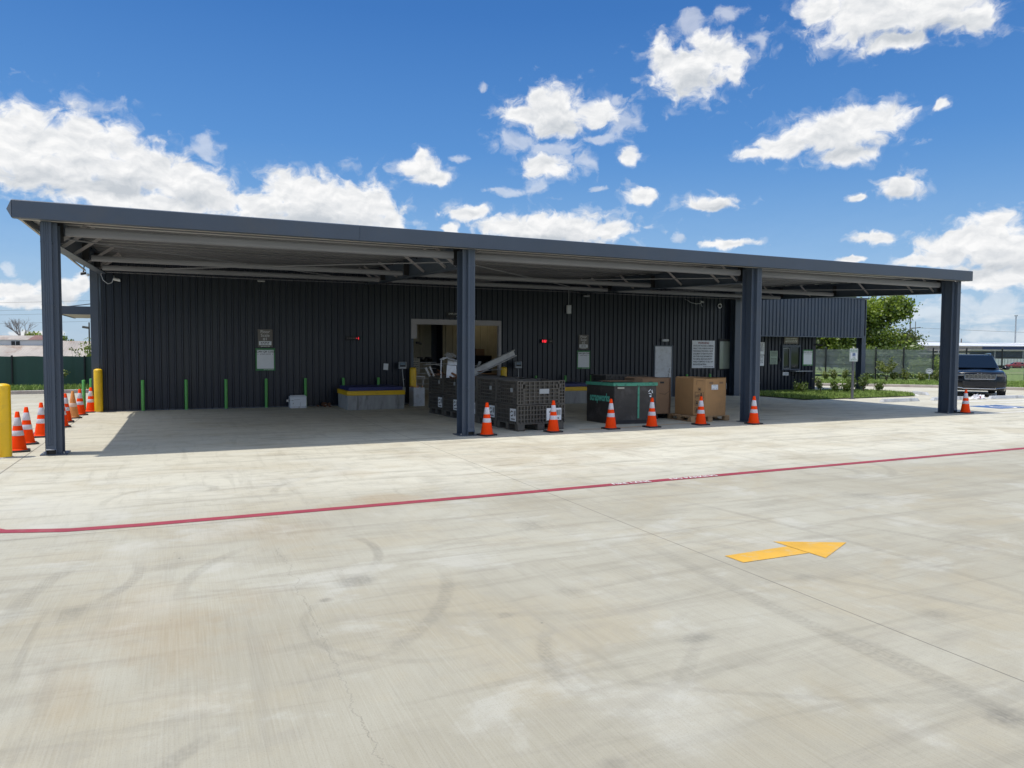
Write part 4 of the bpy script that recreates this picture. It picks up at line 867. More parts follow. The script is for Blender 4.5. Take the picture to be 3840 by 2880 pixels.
# ---- red number displays
SEG = {'0': 'abcdef', '1': 'bc', '2': 'abged', '7': 'abc', '-': 'g'}
def led(x0, x1, z0, z1, s, start, lab):
    t = thing('number_display', lab, 'number display', ((x0 + x1) / 2, WY - 0.035, z0), 0, 'red number displays')
    hw = (x1 - x0) / 2; hh = z1 - z0
    MB().box(-hw, -0.09, 0, hw, 0, hh).build('housing', M['ink'], t, bevel=0.004)
    MB().box(hw + 0.01, -0.05, hh * 0.2, hw + 0.03, 0, hh * 0.8).build('clip', M['ink'], t)
    mb = MB(); h = hh * 0.30; wd = h * 0.72; th = 0.009; zc = hh / 2; x = start * hw
    for ch in s:
        P = {'a': (x, zc + h, x + wd, zc + h), 'g': (x, zc, x + wd, zc), 'd': (x, zc - h, x + wd, zc - h), 'f': (x, zc, x, zc + h), 'b': (x + wd, zc, x + wd, zc + h), 'e': (x, zc - h, x, zc), 'c': (x + wd, zc - h, x + wd, zc)}
        for q in SEG[ch]:
            a, b, c, d = P[q]; mb.box(min(a, c) - th / 2, -0.093, min(b, d) - th / 2, max(a, c) + th / 2, -0.0905, max(b, d) + th / 2)
        x += wd * 1.55
    mb.build('digits', M['led'], t)
    lines(MB(), -hw * 0.85, start * hw - 0.01 if start > 0 else hw * 0.85, (zc,), -0.0905, 0.03).build('label_strip', M['signgrey'], t) if start > 0 else MB().box(hw * 0.45, -0.092, hh * 0.3, hw * 0.85, -0.0905, hh * 0.7).build('label_strip', M['signgrey'], t)
led(6.86, 7.32, 2.12, 2.25, '-1', 0.45, 'black number display showing red minus one above the first scale')
led(13.91, 14.37, 2.09, 2.22, '0102', -0.82, 'black number display with four red digits right of the doorway')

# ---- fixtures on the wall
t = thing('junction_box', 'tall white box on the wall with a thin conduit above', 'electrical box', (15.05, YS, 3.18))
MB().box(-0.085, -0.09, 0, 0.085, 0, 0.31).build('box', M['whitep'], t, bevel=0.008)
MB().tube([(0.0, -0.03, 0.31), (0.0, -0.03, 0.9)], 0.010, 6).build('conduit', M['galv'], t)
def flood(x, z, lab):
    t = thing('flood_light', lab, 'wall light', (x, YS, z), 0, 'small flood lights under the canopy')
    MB().box(-0.03, -0.07, -0.02, 0.03, 0, 0.03).build('mount', M['ink'], t)
    mb = MB(); mb.box(-0.10, -0.20, -0.03, 0.12, -0.07, 0.0); mb.build('head', M['galv'], t, bevel=0.006)
    MB().box(-0.09, -0.195, -0.036, 0.11, -0.08, -0.031).build('lens', M['lens'], t)
flood(4.26, 3.92, 'small wall light high above the Floor Scale #1 sign'); flood(15.72, 3.86, 'small wall light high above the Floor Scale #2 sign')
t = thing('door_light', 'rounded wall light fixed above the grey personnel door', 'wall light', (19.36, YS, 2.19))
MB().box(-0.15, -0.05, 0, 0.15, 0, 0.10).build('housing', M['galv'], t, bevel=0.02)
mb = MB(); mb.prism([(0.045 * math.cos(R(a)), 0.045 * math.sin(R(a))) for a in range(0, 360, 30)], lambda a, b: (-0.14, -0.08 + a, 0.05 + b), lambda a, b: (0.14, -0.08 + a, 0.05 + b)); mb.build('lens', M['lens'], t, smooth=False)
t = thing('ring_fitting', 'pale ring shaped fitting high on the wall above the window', 'wall fitting', (22.07, YS, 3.67))
mb = MB(); n = 24
ring = [(0.085 * math.cos(2 * math.pi * i / n), -0.02, 0.085 * math.sin(2 * math.pi * i / n)) for i in range(n + 1)]
mb.tube(ring, 0.018, 8); mb.build('ring', M['lens'], t, smooth=True); MB().lathe([(0.05, 0), (0.05, 0.02)], 12).build('hub', M['ink'], t).rotation_euler = (R(90), 0, 0)
def camera_thing(x, y, z, lab, m, rz, body=0.10):
    t = thing('security_camera', lab, 'security camera', (x, y, z), rz, 'security cameras')
    mb = MB(); mb.prism([(0.04 * math.cos(R(a)), 0.04 * math.sin(R(a))) for a in range(0, 360, 30)], lambda a, b: (-0.02, a, b), lambda a, b: (body + 0.05, a, b - 0.03)); mb.build('barrel', m, t, smooth=True).modifiers.new('es', 'EDGE_SPLIT')
    MB().lathe([(0.032, 0), (0.032, 0.012)], 12).build('eye', M['ink'], t).matrix_local = Matrix.Translation((body + 0.045, 0, -0.029)) @ Matrix.Rotation(R(90), 4, 'Y')
    return t
c1 = camera_thing(0.30, 8.9, 3.78, 'white bullet camera hanging on a loop of cable by the first rafter', M['whitep'], 0.1)
mb = MB(); mb.tube([(-0.02, 0, 0), (-0.06, 0.02, -0.11), (-0.16, 0.02, -0.14), (-0.27, 0.02, -0.05), (-0.32, 0.02, 0.10), (-0.31, 0.03, 0.22)], 0.009, 6); mb.build('cable', M['whitep'], c1)
MB().tube([(0.0, 0, 0.03), (0.0, 0.16, 0.10), (0.0, 0.27, 0.10)], 0.012, 6).build('arm', M['whitep'], c1)
c2 = camera_thing(20.86, 8.85, 3.80, 'grey camera on a curved conduit high above the warning sign', M['galv'], 0.1)
MB().tube([(-0.55, 0.3, 0.08), (-0.52, 0.15, 0.02), (-0.45, 0.1, -0.05), (-0.2, 0.05, -0.10), (0.0, 0.02, -0.08), (0.02, 0, 0.0)], 0.016, 6).build('conduit', M['galv'], c2)
MB().tube([(0.02, 0.0, -0.03), (0.04, 0.0, -0.16), (0.10, 0.0, -0.2)], 0.012, 6).build('arm', M['galv'], c2)
c3 = camera_thing(-0.42, 9.05, 3.93, 'dark camera under a bracket on the left corner of the building', M['ink'], math.pi, 0.06)
MB().tube([(0.05, 0, 0), (0.02, 0, 0.22), (0.10, 0.9, 0.28), (0.12, 2.0, 0.30)], 0.025, 6).build('conduit', M['ink'], c3)
MB().lathe([(0.004, -0.045), (0.03, -0.03), (0.042, 0), (0.03, 0.03), (0.004, 0.045)], 12, (-0.06, 0, -0.05)).build('dome', M['lens'], c3, smooth=True)
c4 = camera_thing(28.36, 9.98, 2.15, 'black camera arm at the right end of the recessed wall', M['ink'], -0.3, 0.22)
c5 = camera_thing(9.20, 8.98, 2.06, 'black camera at the top left of the doorway', M['ink'], 0.3, 0.12)

# ================================================================== FLOOR SCALES
def scale(loc, wd, dp, lab):
    t = thing('floor_scale', lab, 'floor scale', loc, 0, 'raised floor scales')
    MB().box(0, 0, 0, wd, dp, 0.44).build('concrete_base', M['conc'], t, bevel=0.012)
    mb = MB(); mb.box(-0.02, -0.02, 0.443, wd + 0.02, -0.001, 0.575); mb.box(-0.02, 0.0, 0.443, -0.001, dp, 0.575); mb.box(wd + 0.001, 0.0, 0.443, wd + 0.02, dp, 0.575); mb.box(-0.02, dp + 0.001, 0.443, wd + 0.02, dp + 0.02, 0.575); mb.box(0, 0, 0.443, wd, dp, 0.57)
    mb.build('yellow_curb', M['yellow'], t)
    MB().box(0.04, 0.04, 0.58, wd - 0.04, dp - 0.04, 0.685).build('weigh_deck', M['blue'], t, bevel=0.006)
    return t
scale((6.52, 7.2, 0), 1.74, 1.5, 'raised blue and yellow scale platform left of the doorway')
scale((13.3, 7.3, 0), 1.9, 1.5, 'raised scale platform behind the bulk containers and black box')
def indicator(x, y, lean, lab):
    t = thing('scale_indicator', lab, 'scale indicator', (x, y, 0), 0, 'scale indicators on poles')
    MB().tube([(lean, 0.02, 0.0), (lean * 0.6, 0.0, 0.6), (0, 0, 1.18)], 0.014, 8).build('pole', M['galv'], t)
    MB().tube([(lean * 0.5 - 0.03, -0.01, 0.83), (lean * 0.5 + 0.03, -0.01, 0.85)], 0.012, 6).build('clamp', M['steel'], t)
    b = MB().box(-0.125, -0.06, 1.19, 0.125, 0.04, 1.42).build('case', M['galv'], t, bevel=0.012)
    MB().box(-0.10, -0.066, 1.255, 0.10, -0.0605, 1.405).build('bezel', M['ink'], b)
    MB().box(-0.085, -0.069, 1.315, 0.085, -0.0665, 1.395).build('screen', M['lcd'], b)
    MB().lathe([(0.11, 0), (0.11, 0.01)], 14, (lean, 0.02, 0)).build('foot', M['ink'], t)
indicator(8.66, 8.85, 0.09, 'scale readout on a leaning pole beside the first scale platform'); indicator(12.88, 8.85, 0.02, 'scale readout on a pole right of the doorway')
t = thing('outlet_box', 'small grey outlet box low on the wall beside the first scale', 'electrical box', (8.72, YS - 0.02, 0.40))
MB().box(0, -0.05, 0, 0.12, 0, 0.16).build('box', M['galv'], t, bevel=0.005); MB().box(-0.08, -0.06, 0.05, -0.02, 0, 0.13).build('plug', M['ink'], t)
# ---- clutter by the wall
t = thing('scrap_bin', 'narrow grey sheet metal bin full of copper scrap by the doorway', 'bin', (8.98, 8.25, 0), 0.1)
mb = MB(); s = 0.19; mb.box(-s, -s, 0, s, -s + 0.012, 0.60); mb.box(-s, s - 0.012, 0, s, s, 0.60); mb.box(-s, -s + 0.012, 0, -s + 0.012, s - 0.012, 0.60); mb.box(s - 0.012, -s + 0.012, 0, s, s - 0.012, 0.60); mb.box(-s + 0.012, -s + 0.012, 0, s - 0.012, s - 0.012, 0.52); mb.build('bin_body', M['whitep'], t)
mb = MB()
for k in range(16):
    a = Vector((rng.uniform(-.13, .13), rng.uniform(-.13, .13), 0.53)); b = a + Vector((rng.uniform(-.12, .12), rng.uniform(-.1, .1), rng.uniform(0.03, 0.14))); mb.tube([a, (a + b) / 2 + Vector((0.03, 0, 0.04)), b], 0.014, 6)
mb.build('copper_pieces', M['copper'], t)
t = thing('appliance_case', 'white metal appliance shell lying on the floor by the wall', 'appliance', (5.03, 8.55, 0), 0.02)
MB().box(0, 0, 0.0, 0.5, 0.3, 0.37).build('shell', M['whitep'], t, bevel=0.012)
mb = MB(); mb.box(0.02, -0.006, 0.06, 0.48, -0.0005, 0.335); mb.build('back_panel', M['white'], t)
mb = MB(); mb.box(0.30, -0.012, 0.06, 0.31, -0.007, 0.18); mb.box(0.12, -0.012, 0.26, 0.30, -0.007, 0.27); mb.box(0.08, -0.012, 0.13, 0.11, -0.007, 0.17); mb.tube([(-0.08, 0.05, 0.26), (-0.02, 0.02, 0.25), (0.1, -0.01, 0.24)], 0.012, 6); mb.box(-0.1, 0.03, 0.2, -0.03, 0.1, 0.27); mb.build('pipe_fitting', M['steel'], t)
mb = MB(); mb.box(0.04, 0.03, 0.371, 0.46, 0.27, 0.395); mb.build('top_flange', M['whitep'], t)
def motor(loc, r, l, lab, up):
    t = thing('scrap_motor', lab, 'scrap motor', loc, 0.3, 'scrap motors on the floor')
    if up: MB().lathe([(r, 0), (r, l), (r * 0.7, l + 0.01), (r * 0.2, l + 0.03)], 16).build('body', M['rust'], t)
    else:
        mb = MB(); mb.prism([(r * math.cos(R(a)), r + r * math.sin(R(a))) for a in range(0, 360, 24)], lambda a, b: (a, -l / 2, b), lambda a, b: (a, l / 2, b)); mb.build('body', M['rust'], t)
    MB().box(-r * 1.1, -0.03, 0, r * 1.1, 0.03, 0.03).build('foot', M['steel'], t); MB().tube([(0, -l / 2, r), (0, -l / 2 - 0.08, r)], 0.012, 6).build('shaft', M['steel'], t)
motor((5.90, 8.75, 0), 0.035, 0.1, 'tiny rusty motor on the floor nearest the white appliance shell', False); motor((6.10, 8.8, 0), 0.075, 0.14, 'round rusty motor on the floor, middle of three', False); motor((6.26, 8.75, 0), 0.055, 0.11, 'upright rusty motor on the floor next to the scale platform', True)

# ================================================================== BULK CONTAINERS
CW, CD, CH = 1.27, 1.06, 1.14
def make_crate():
    t = thing('bulk_container', '', 'bulk container', (0, 0, 0), 0, 'black collapsible bulk containers')
    def wall(mb, u0, u1, z0, z1, f, nu, nz, rib=0.02, d=0.048):
        # thin skin with a raised grid of ribs; f(u, d, z) maps to 3d
        def bx(ua, ub, da, db, za, zb):
            vs = [f(ua, da, za), f(ub, da, za), f(ub, db, za), f(ua, db, za), f(ua, da, zb), f(ub, da, zb), f(ub, db, zb), f(ua, db, zb)]
            mb.add(vs, [(0, 3, 2, 1), (4, 5, 6, 7), (0, 1, 5, 4), (1, 2, 6, 5), (2, 3, 7, 6), (3, 0, 4, 7)])
        bx(u0, u1, -0.012, 0.0, z0, z1)
        for i in range(nu + 1):
            u = u0 + (u1 - u0 - rib) * i / nu; bx(u, u + rib, 0, d, z0, z1)
        for j in range(nz + 1):
            z = z0 + (z1 - z0 - rib) * j / nz; bx(u0, u1, 0, d - 0.0025, z, z + rib)
    W2, D2_ = CW / 2, CD / 2
    faces = [(lambda u, d, z: (u, -D2_ + 0.055 - d, z), W2), (lambda u, d, z: (-u, D2_ - 0.055 + d, z), W2), (lambda u, d, z: (-W2 + 0.055 - d, -u, z), D2_ - 0.056), (lambda u, d, z: (W2 - 0.055 + d, u, z), D2_ - 0.056)]
    mb = MB(); dr = MB()
    for i, (f, h) in enumerate(faces):
        wall(mb, -h, h, 0.15, 0.58, f, 15 if i < 2 else 12, 4)
        up = MB(); wall(up, -h, -h + 0.16, 0.60, CH, f, 2, 7); up.build('corner_wall', M['crate'], t); up = MB(); wall(up, h - 0.16, h, 0.60, CH, f, 2, 7); up.build('corner_wall', M['crate'], t)
        wall(dr, -h + 0.17, h - 0.17, 0.60, CH - 0.01, f, 7 if i < 2 else 6, 6, 0.02)
    mb.box(-W2 + 0.03, -D2_ + 0.03, 0.15, W2 - 0.03, D2_ - 0.03, 0.2)
    base = mb.build('base_tub', M['crate'], t)
    mb = MB()
    for x in (-W2 + 0.02, -0.09, W2 - 0.20):
        for y in (-D2_ + 0.02, -0.07, D2_ - 0.16): mb.box(x, y, 0.0, x + 0.18, y + 0.14, 0.15)
        mb.box(x, -D2_ + 0.02, 0.0, x + 0.18, D2_ - 0.02, 0.022)
    mb.build('runner', M['crate'], t)
    d = dr.build('drop_door', M['crate'], t)
    mb = MB()
    for f, h in faces[:1] + faces[2:3]:
        for s in (-1, 1):
            for (o, wv) in ((-0.155, 0.10), (0.19, 0.08)):
                u = s * (h + (o if o < 0 else -o)) - 0.05
                vs = [f(u, 0.051, 0.97), f(u + wv, 0.051, 0.97), f(u + wv, 0.051, 1.06), f(u, 0.051, 1.06), f(u, 0.0, 0.97), f(u + wv, 0.0, 0.97), f(u + wv, 0.0, 1.06), f(u, 0.0, 1.06)]
                mb.add(vs, [(0, 1, 2, 3), (0, 4, 5, 1), (1, 5, 6, 2), (2, 6, 7, 3), (3, 7, 4, 0)])
    mb.build('latch', M['crate'], t)
    # white stickers with a round arrow emblem and bars
    for (f, u0, u1, z0, z1) in ((faces[0][0], W2 - 0.50, W2 - 0.10, 0.22, 0.50), (faces[2][0], D2_ - 0.36, D2_ - 0.08, 0.22, 0.50)):
        vs = [f(u0, 0.052, z0), f(u1, 0.052, z0), f(u1, 0.052, z1), f(u0, 0.052, z1), f(u0, 0.02, z0), f(u1, 0.02, z0), f(u1, 0.02, z1), f(u0, 0.02, z1)]
        lab = MB().add(vs, [(0, 1, 2, 3), (0, 4, 5, 1), (1, 5, 6, 2), (2, 6, 7, 3), (3, 7, 4, 0)]).build('sticker', M['white'], t)
        mk = MB(); uc = u0 + (u1 - u0) * 0.32; zc = z0 + (z1 - z0) * 0.60; rr = (z1 - z0) * 0.24
        for a0 in (40, 220):
            for a in range(a0, a0 + 130, 26):
                q = [(uc + rr * k_ * math.cos(R(b)), zc + rr * k_ * math.sin(R(b))) for b in (a, a + 26) for k_ in (0.62, 1.0)]
                mk.add([f(q[0][0], 0.054, q[0][1]), f(q[1][0], 0.054, q[1][1]), f(q[3][0], 0.054, q[3][1]), f(q[2][0], 0.054, q[2][1])], [(0, 1, 2, 3)])
        for k_ in range(6):
            ua = u0 + (u1 - u0) * (0.66 + 0.05 * k_); ub = ua + (u1 - u0) * (0.022 + 0.012 * (k_ % 2))
            mk.add([f(ua, 0.054, z0 + (z1 - z0) * 0.42), f(ub, 0.054, z0 + (z1 - z0) * 0.42), f(ub, 0.054, z1 - 0.04), f(ua, 0.054, z1 - 0.04)], [(0, 1, 2, 3)])
        for k_ in range(7):
            ua = u0 + (u1 - u0) * (0.2 + 0.095 * k_); ub = ua + (u1 - u0) * 0.07
            mk.add([f(ua, 0.054, z0 + 0.03), f(ub, 0.054, z0 + 0.03), f(ub, 0.054, z0 + 0.06), f(ua, 0.054, z0 + 0.06)], [(0, 1, 2, 3)])
        mk.build('emblem', M['ink'], lab)
    f = faces[0][0]
    for (u0, u1, z0, z1) in ((-0.06, 0.20, 0.84, 0.95),):
        MB().add([f(u0, 0.053, z0), f(u1, 0.053, z0), f(u1, 0.053, z1), f(u0, 0.053, z1)], [(0, 1, 2, 3)]).build('blank_plate', M['galv'], d)
    f = faces[2][0]
    MB().add([f(0.18, 0.053, 0.88), f(0.30, 0.053, 0.88), f(0.30, 0.053, 0.97), f(0.18, 0.053, 0.97)], [(0, 1, 2, 3)]).build('blank_plate', M['galv'], d)
    return t
crate = make_crate()
ca = R(4.5); cx0, cy0 = 9.48, 0.78
slots = [(0.0, 'front bulk container with two visible sides and a metal plate'), (1.09, 'second bulk container from the front, just right of the post'), (2.18, 'middle bulk container hidden behind the second canopy post'), (3.28, 'bulk container just left of the second post with a white emblem sticker'), (4.36, 'rearmost bulk container of the row, beside the scrap pile')]
for i, (s, lab) in enumerate(slots):
    p = (cx0 - math.sin(ca * 0.8) * s, cy0 + s, 0)
    if i == 0: crate.location = p; crate.rotation_euler = (0, 0, ca); crate['label'] = lab
    else: dup(crate, p, ca + rng.uniform(-0.01, 0.01), lab)
dup(crate, (13.5, 3.25, 0), -0.12, 'bulk container standing behind the black box and brown cardboard box')

# ---- scrap metal piled on the containers
def scrap(name, lab, mb, m, cat='scrap metal', bevel=0.0):
    o = mb.build(name, m, None, bevel=bevel); return tag(o, lab, cat, 'scrap metal on the bulk containers')
mb = MB()
a, b = Vector((8.85, 3.3, 1.16)), Vector((10.35, 3.6, 1.76)); d = (b - a).normalized(); sd = d.cross(Vector((0, 0, 1))).normalized(); u = sd.cross(d)
prf = [(-0.02, -0.09), (0.07, -0.09), (0.07, -0.075), (-0.005, -0.075), (-0.005, 0.075), (0.07, 0.075), (0.07, 0.09), (-0.02, 0.09)]
mb.prism(prf, lambda p, q: a + sd * p + u * q, lambda p, q: b + sd * p + u * q); scrap('channel_beam', 'long bare channel beam leaning up out of the containers to the right', mb, M['alu'])
mb = MB(); pts = [(8.19, 3.5, 1.1), (8.185, 3.5, 1.35), (8.20, 3.5, 1.58), (8.30, 3.5, 1.64), (8.45, 3.52, 1.58), (8.66, 3.55, 1.55)]
for i in range(len(pts) - 1):
    p, q = Vector(pts[i]), Vector(pts[i + 1])
    hw = 0.025 if i < 2 else 0.14
    mb.add([p + Vector((0, -hw, 0)), q + Vector((0, -hw if i != 2 else -0.14, 0)), q + Vector((0, 0.14 if i >= 2 else hw, 0)), p + Vector((0, hw, 0)), p + Vector((0.012, -hw, -0.012)), q + Vector((0.012, -hw, -0.012)), q + Vector((0.012, hw, -0.012)), p + Vector((0.012, hw, -0.012))], [(0, 1, 2, 3), (7, 6, 5, 4), (0, 4, 5, 1), (3, 2, 6, 7)])
scrap('bent_panel', 'bent white sheet metal strip arching above the scrap pile', mb, M['whitep'])
mb = MB(); mb.add([(8.33, 3.45, 1.1), (8.60, 3.42, 1.12), (8.62, 3.5, 1.41), (8.36, 3.5, 1.43), (8.33, 3.47, 1.1), (8.60, 3.44, 1.12), (8.62, 3.52, 1.41), (8.36, 3.52, 1.43)], [(0, 1, 2, 3), (7, 6, 5, 4), (0, 4, 5, 1), (1, 5, 6, 2), (2, 6, 7, 3), (3, 7, 4, 0)]); scrap('scrap_sheet', 'flat white panel standing upright in the scrap pile', mb, M['whitep'])
mb = MB(); mb.add([(8.40, 3.55, 1.44), (8.68, 3.6, 1.42), (8.70, 3.62, 1.52), (8.42, 3.6, 1.56), (8.40, 3.57, 1.44), (8.68, 3.62, 1.42), (8.70, 3.64, 1.52), (8.42, 3.62, 1.56)], [(0, 1, 2, 3), (7, 6, 5, 4), (0, 4, 5, 1), (1, 5, 6, 2), (2, 6, 7, 3), (3, 7, 4, 0)]); scrap('scrap_sheet', 'dull white panel below the arching strip in the scrap pile', mb, M['whitep'])
mb = MB(); mb.beam((8.05, 4.0, 1.12), (7.93, 4.0, 1.36), 0.05, 0.05); scrap('angle_bar', 'short angle bar leaning left at the rear of the scrap pile', mb, M['alu'])
mb = MB(); mb.beam((8.18, 4.05, 1.12), (8.06, 4.05, 1.38), 0.06, 0.04); scrap('angle_bar', 'second short angle bar leaning left beside the bent strip', mb, M['steel'])
mb = MB(); mb.beam((9.16, 3.6, 1.16), (9.34, 3.65, 1.52), 0.035, 0.035); mb.beam((9.2, 3.6, 1.16), (9.38, 3.65, 1.52), 0.01, 0.03); scrap('angle_bar', 'thin angle bar standing up right of the second post', mb, M['alu'])
for (p, q, r, lab) in (((7.92, 4.2, 1.42), (9.1, 3.7, 1.46), 0.014, 'long thin rod lying across the top of the scrap pile'), ((7.98, 4.1, 1.45), (8.3, 3.6, 1.40), 0.012, 'short rod sticking out left of the scrap pile'), ((9.0, 3.5, 1.2), (9.9, 3.4, 1.32), 0.010, 'thin bent rod under the channel beam'), ((9.3, 4.4, 1.36), (10.3, 4.8, 1.40), 0.012, 'thin rod level behind the channel beam')):
    mb = MB(); mb.tube([p, tuple((Vector(p) + Vector(q)) / 2 + Vector((0, 0, 0.02))), q], r, 6); scrap('metal_rod', lab, mb, M['steel'])
mb = MB()
for k in range(9):
    p = Vector((8.35 + rng.uniform(-.05, .12), 3.6, 1.66 + rng.uniform(-.02, .08))); mb.tube([p, p + Vector((rng.uniform(0, .2), 0.02, rng.uniform(-.08, .06))), p + Vector((rng.uniform(.1, .34), 0.02, rng.uniform(-.14, .0)))], 0.009, 5)
scrap('tangled_wire', 'tangle of bright wire on top of the scrap pile', mb, M['alu'])
mb = MB()
for k in range(26):
    p = Vector((rng.uniform(8.2, 9.4), rng.uniform(3.0, 5.0), rng.uniform(1.06, 1.26))); q = p + Vector((rng.uniform(-.3, .3), rng.uniform(-.2, .2), rng.uniform(-.05, .14))); mb.beam(p, q, rng.uniform(.02, .10), rng.uniform(.01, .03))
tag(mb.build('scrap_pile', M['rust']), 'heap of mixed rusty offcuts filling the rear bulk containers', 'scrap pile', None, 'stuff')

# ================================================================== BLACK BOX
t = thing('plywood_box', 'scuffed black box with a mint green rim and scrapworks lettering', 'box', (11.80, 0.78, 0), R(-7))
wd, dp, h = 1.16, 1.02, 1.02
mb = MB(); mb.box(0, 0, 0.0, wd, 0.03, h); mb.box(0, dp - 0.03, 0, wd, dp, h); mb.box(0, 0.03, 0, 0.03, dp - 0.03, h); mb.box(wd - 0.03, 0.03, 0, wd, dp - 0.03, h); mb.box(0.03, 0.03, 0.05, wd - 0.03, dp - 0.03, 0.7)
sk = Matrix.Identity(4); sk[0][1] = -0.30     # the left side runs back at a slant
mb.v = [tuple(sk @ Vector(q)) for q in mb.v]; mb.build('carcass', M['plyblack'], t, bevel=0.006)
mb = MB(); mb.box(0.06, -0.005, 0.03, wd - 0.04, -0.0005, 0.10); mb.box(0.62, -0.004, 0.1, 0.628, -0.0005, 0.9); mb.build('skirt', M['ink'], t)
mb = MB(); mb.box(-0.035, -0.02, 0.955, wd + 0.03, -0.001, 1.035)
vs = [(-0.021, -0.02, 0.955), (-0.021 - 0.3 * (dp + .02), dp, 0.955), (-0.002 - 0.3 * (dp + .02), dp, 0.955), (-0.002, -0.0, 0.955)]
mb.add([(x - 0.005, y, z) for x, y, z in vs] + [(x - 0.005, y, 1.035) for x, y, z in vs], [(0, 1, 2, 3), (7, 6, 5, 4), (0, 4, 5, 1), (1, 5, 6, 2), (2, 6, 7, 3), (3, 7, 4, 0)])
mb.box(-0.02, -0.02, 1.021, wd + 0.02, 0.04, 1.04); mb.build('rim', M['tape'], t)
mb = MB(); mb.box(0.64, -0.006, 0.14, 0.69, -0.0015, 0.954); mb.build('stripe', M['tape'], t)
mb = MB(); ang = math.atan2(dp, -0.30 * dp)
fr = Matrix.Translation((-0.012, 0, 0)) @ Matrix.Rotation(ang + math.pi, 4, 'Z') @ Matrix.Rotation(R(90), 4, 'X')
text_into(mb, 'scrapworks', 0.27, fr @ Matrix.Translation((-0.53, 0.645, 0.004)), wx=0.60, bold=0.035); mb.build('lettering', M['minttext'], t)
mb = MB(); c = (1.0, 0.80)
for k in range(3):
    a0 = R(90 + 120 * k)
    p = [(c[0] + 0.075 * math.cos(a0), c[1] + 0.075 * math.sin(a0)), (c[0] + 0.075 * math.cos(a0 + R(85)), c[1] + 0.075 * math.sin(a0 + R(85)))]
    q = [(c[0] + 0.045 * math.cos(a0), c[1] + 0.045 * math.sin(a0)), (c[0] + 0.045 * math.cos(a0 + R(85)), c[1] + 0.045 * math.sin(a0 + R(85)))]
    mb.add([(p[0][0], -0.004, p[0][1]), (p[1][0], -0.004, p[1][1]), (q[1][0], -0.004, q[1][1]), (q[0][0], -0.004, q[0][1])], [(0, 1, 2, 3)])
mb.add([(0.98, -0.004, 0.67), (1.02, -0.004, 0.67), (1.03, -0.004, 0.71), (0.97, -0.004, 0.71)], [(0, 1, 2, 3)]); mb.build('recycling_emblem', M['white'], t)
MB().box(0.08, -0.024, 0.885, 0.26, -0.0005, 0.925).build('tape_tag', M['tan'], t)
tag(MB().box(11.9, 1.15, 1.045, 12.7, 1.7, 1.056).build('cover_board', M['card2']), 'flattened brown cardboard lying on the black box', 'cardboard')

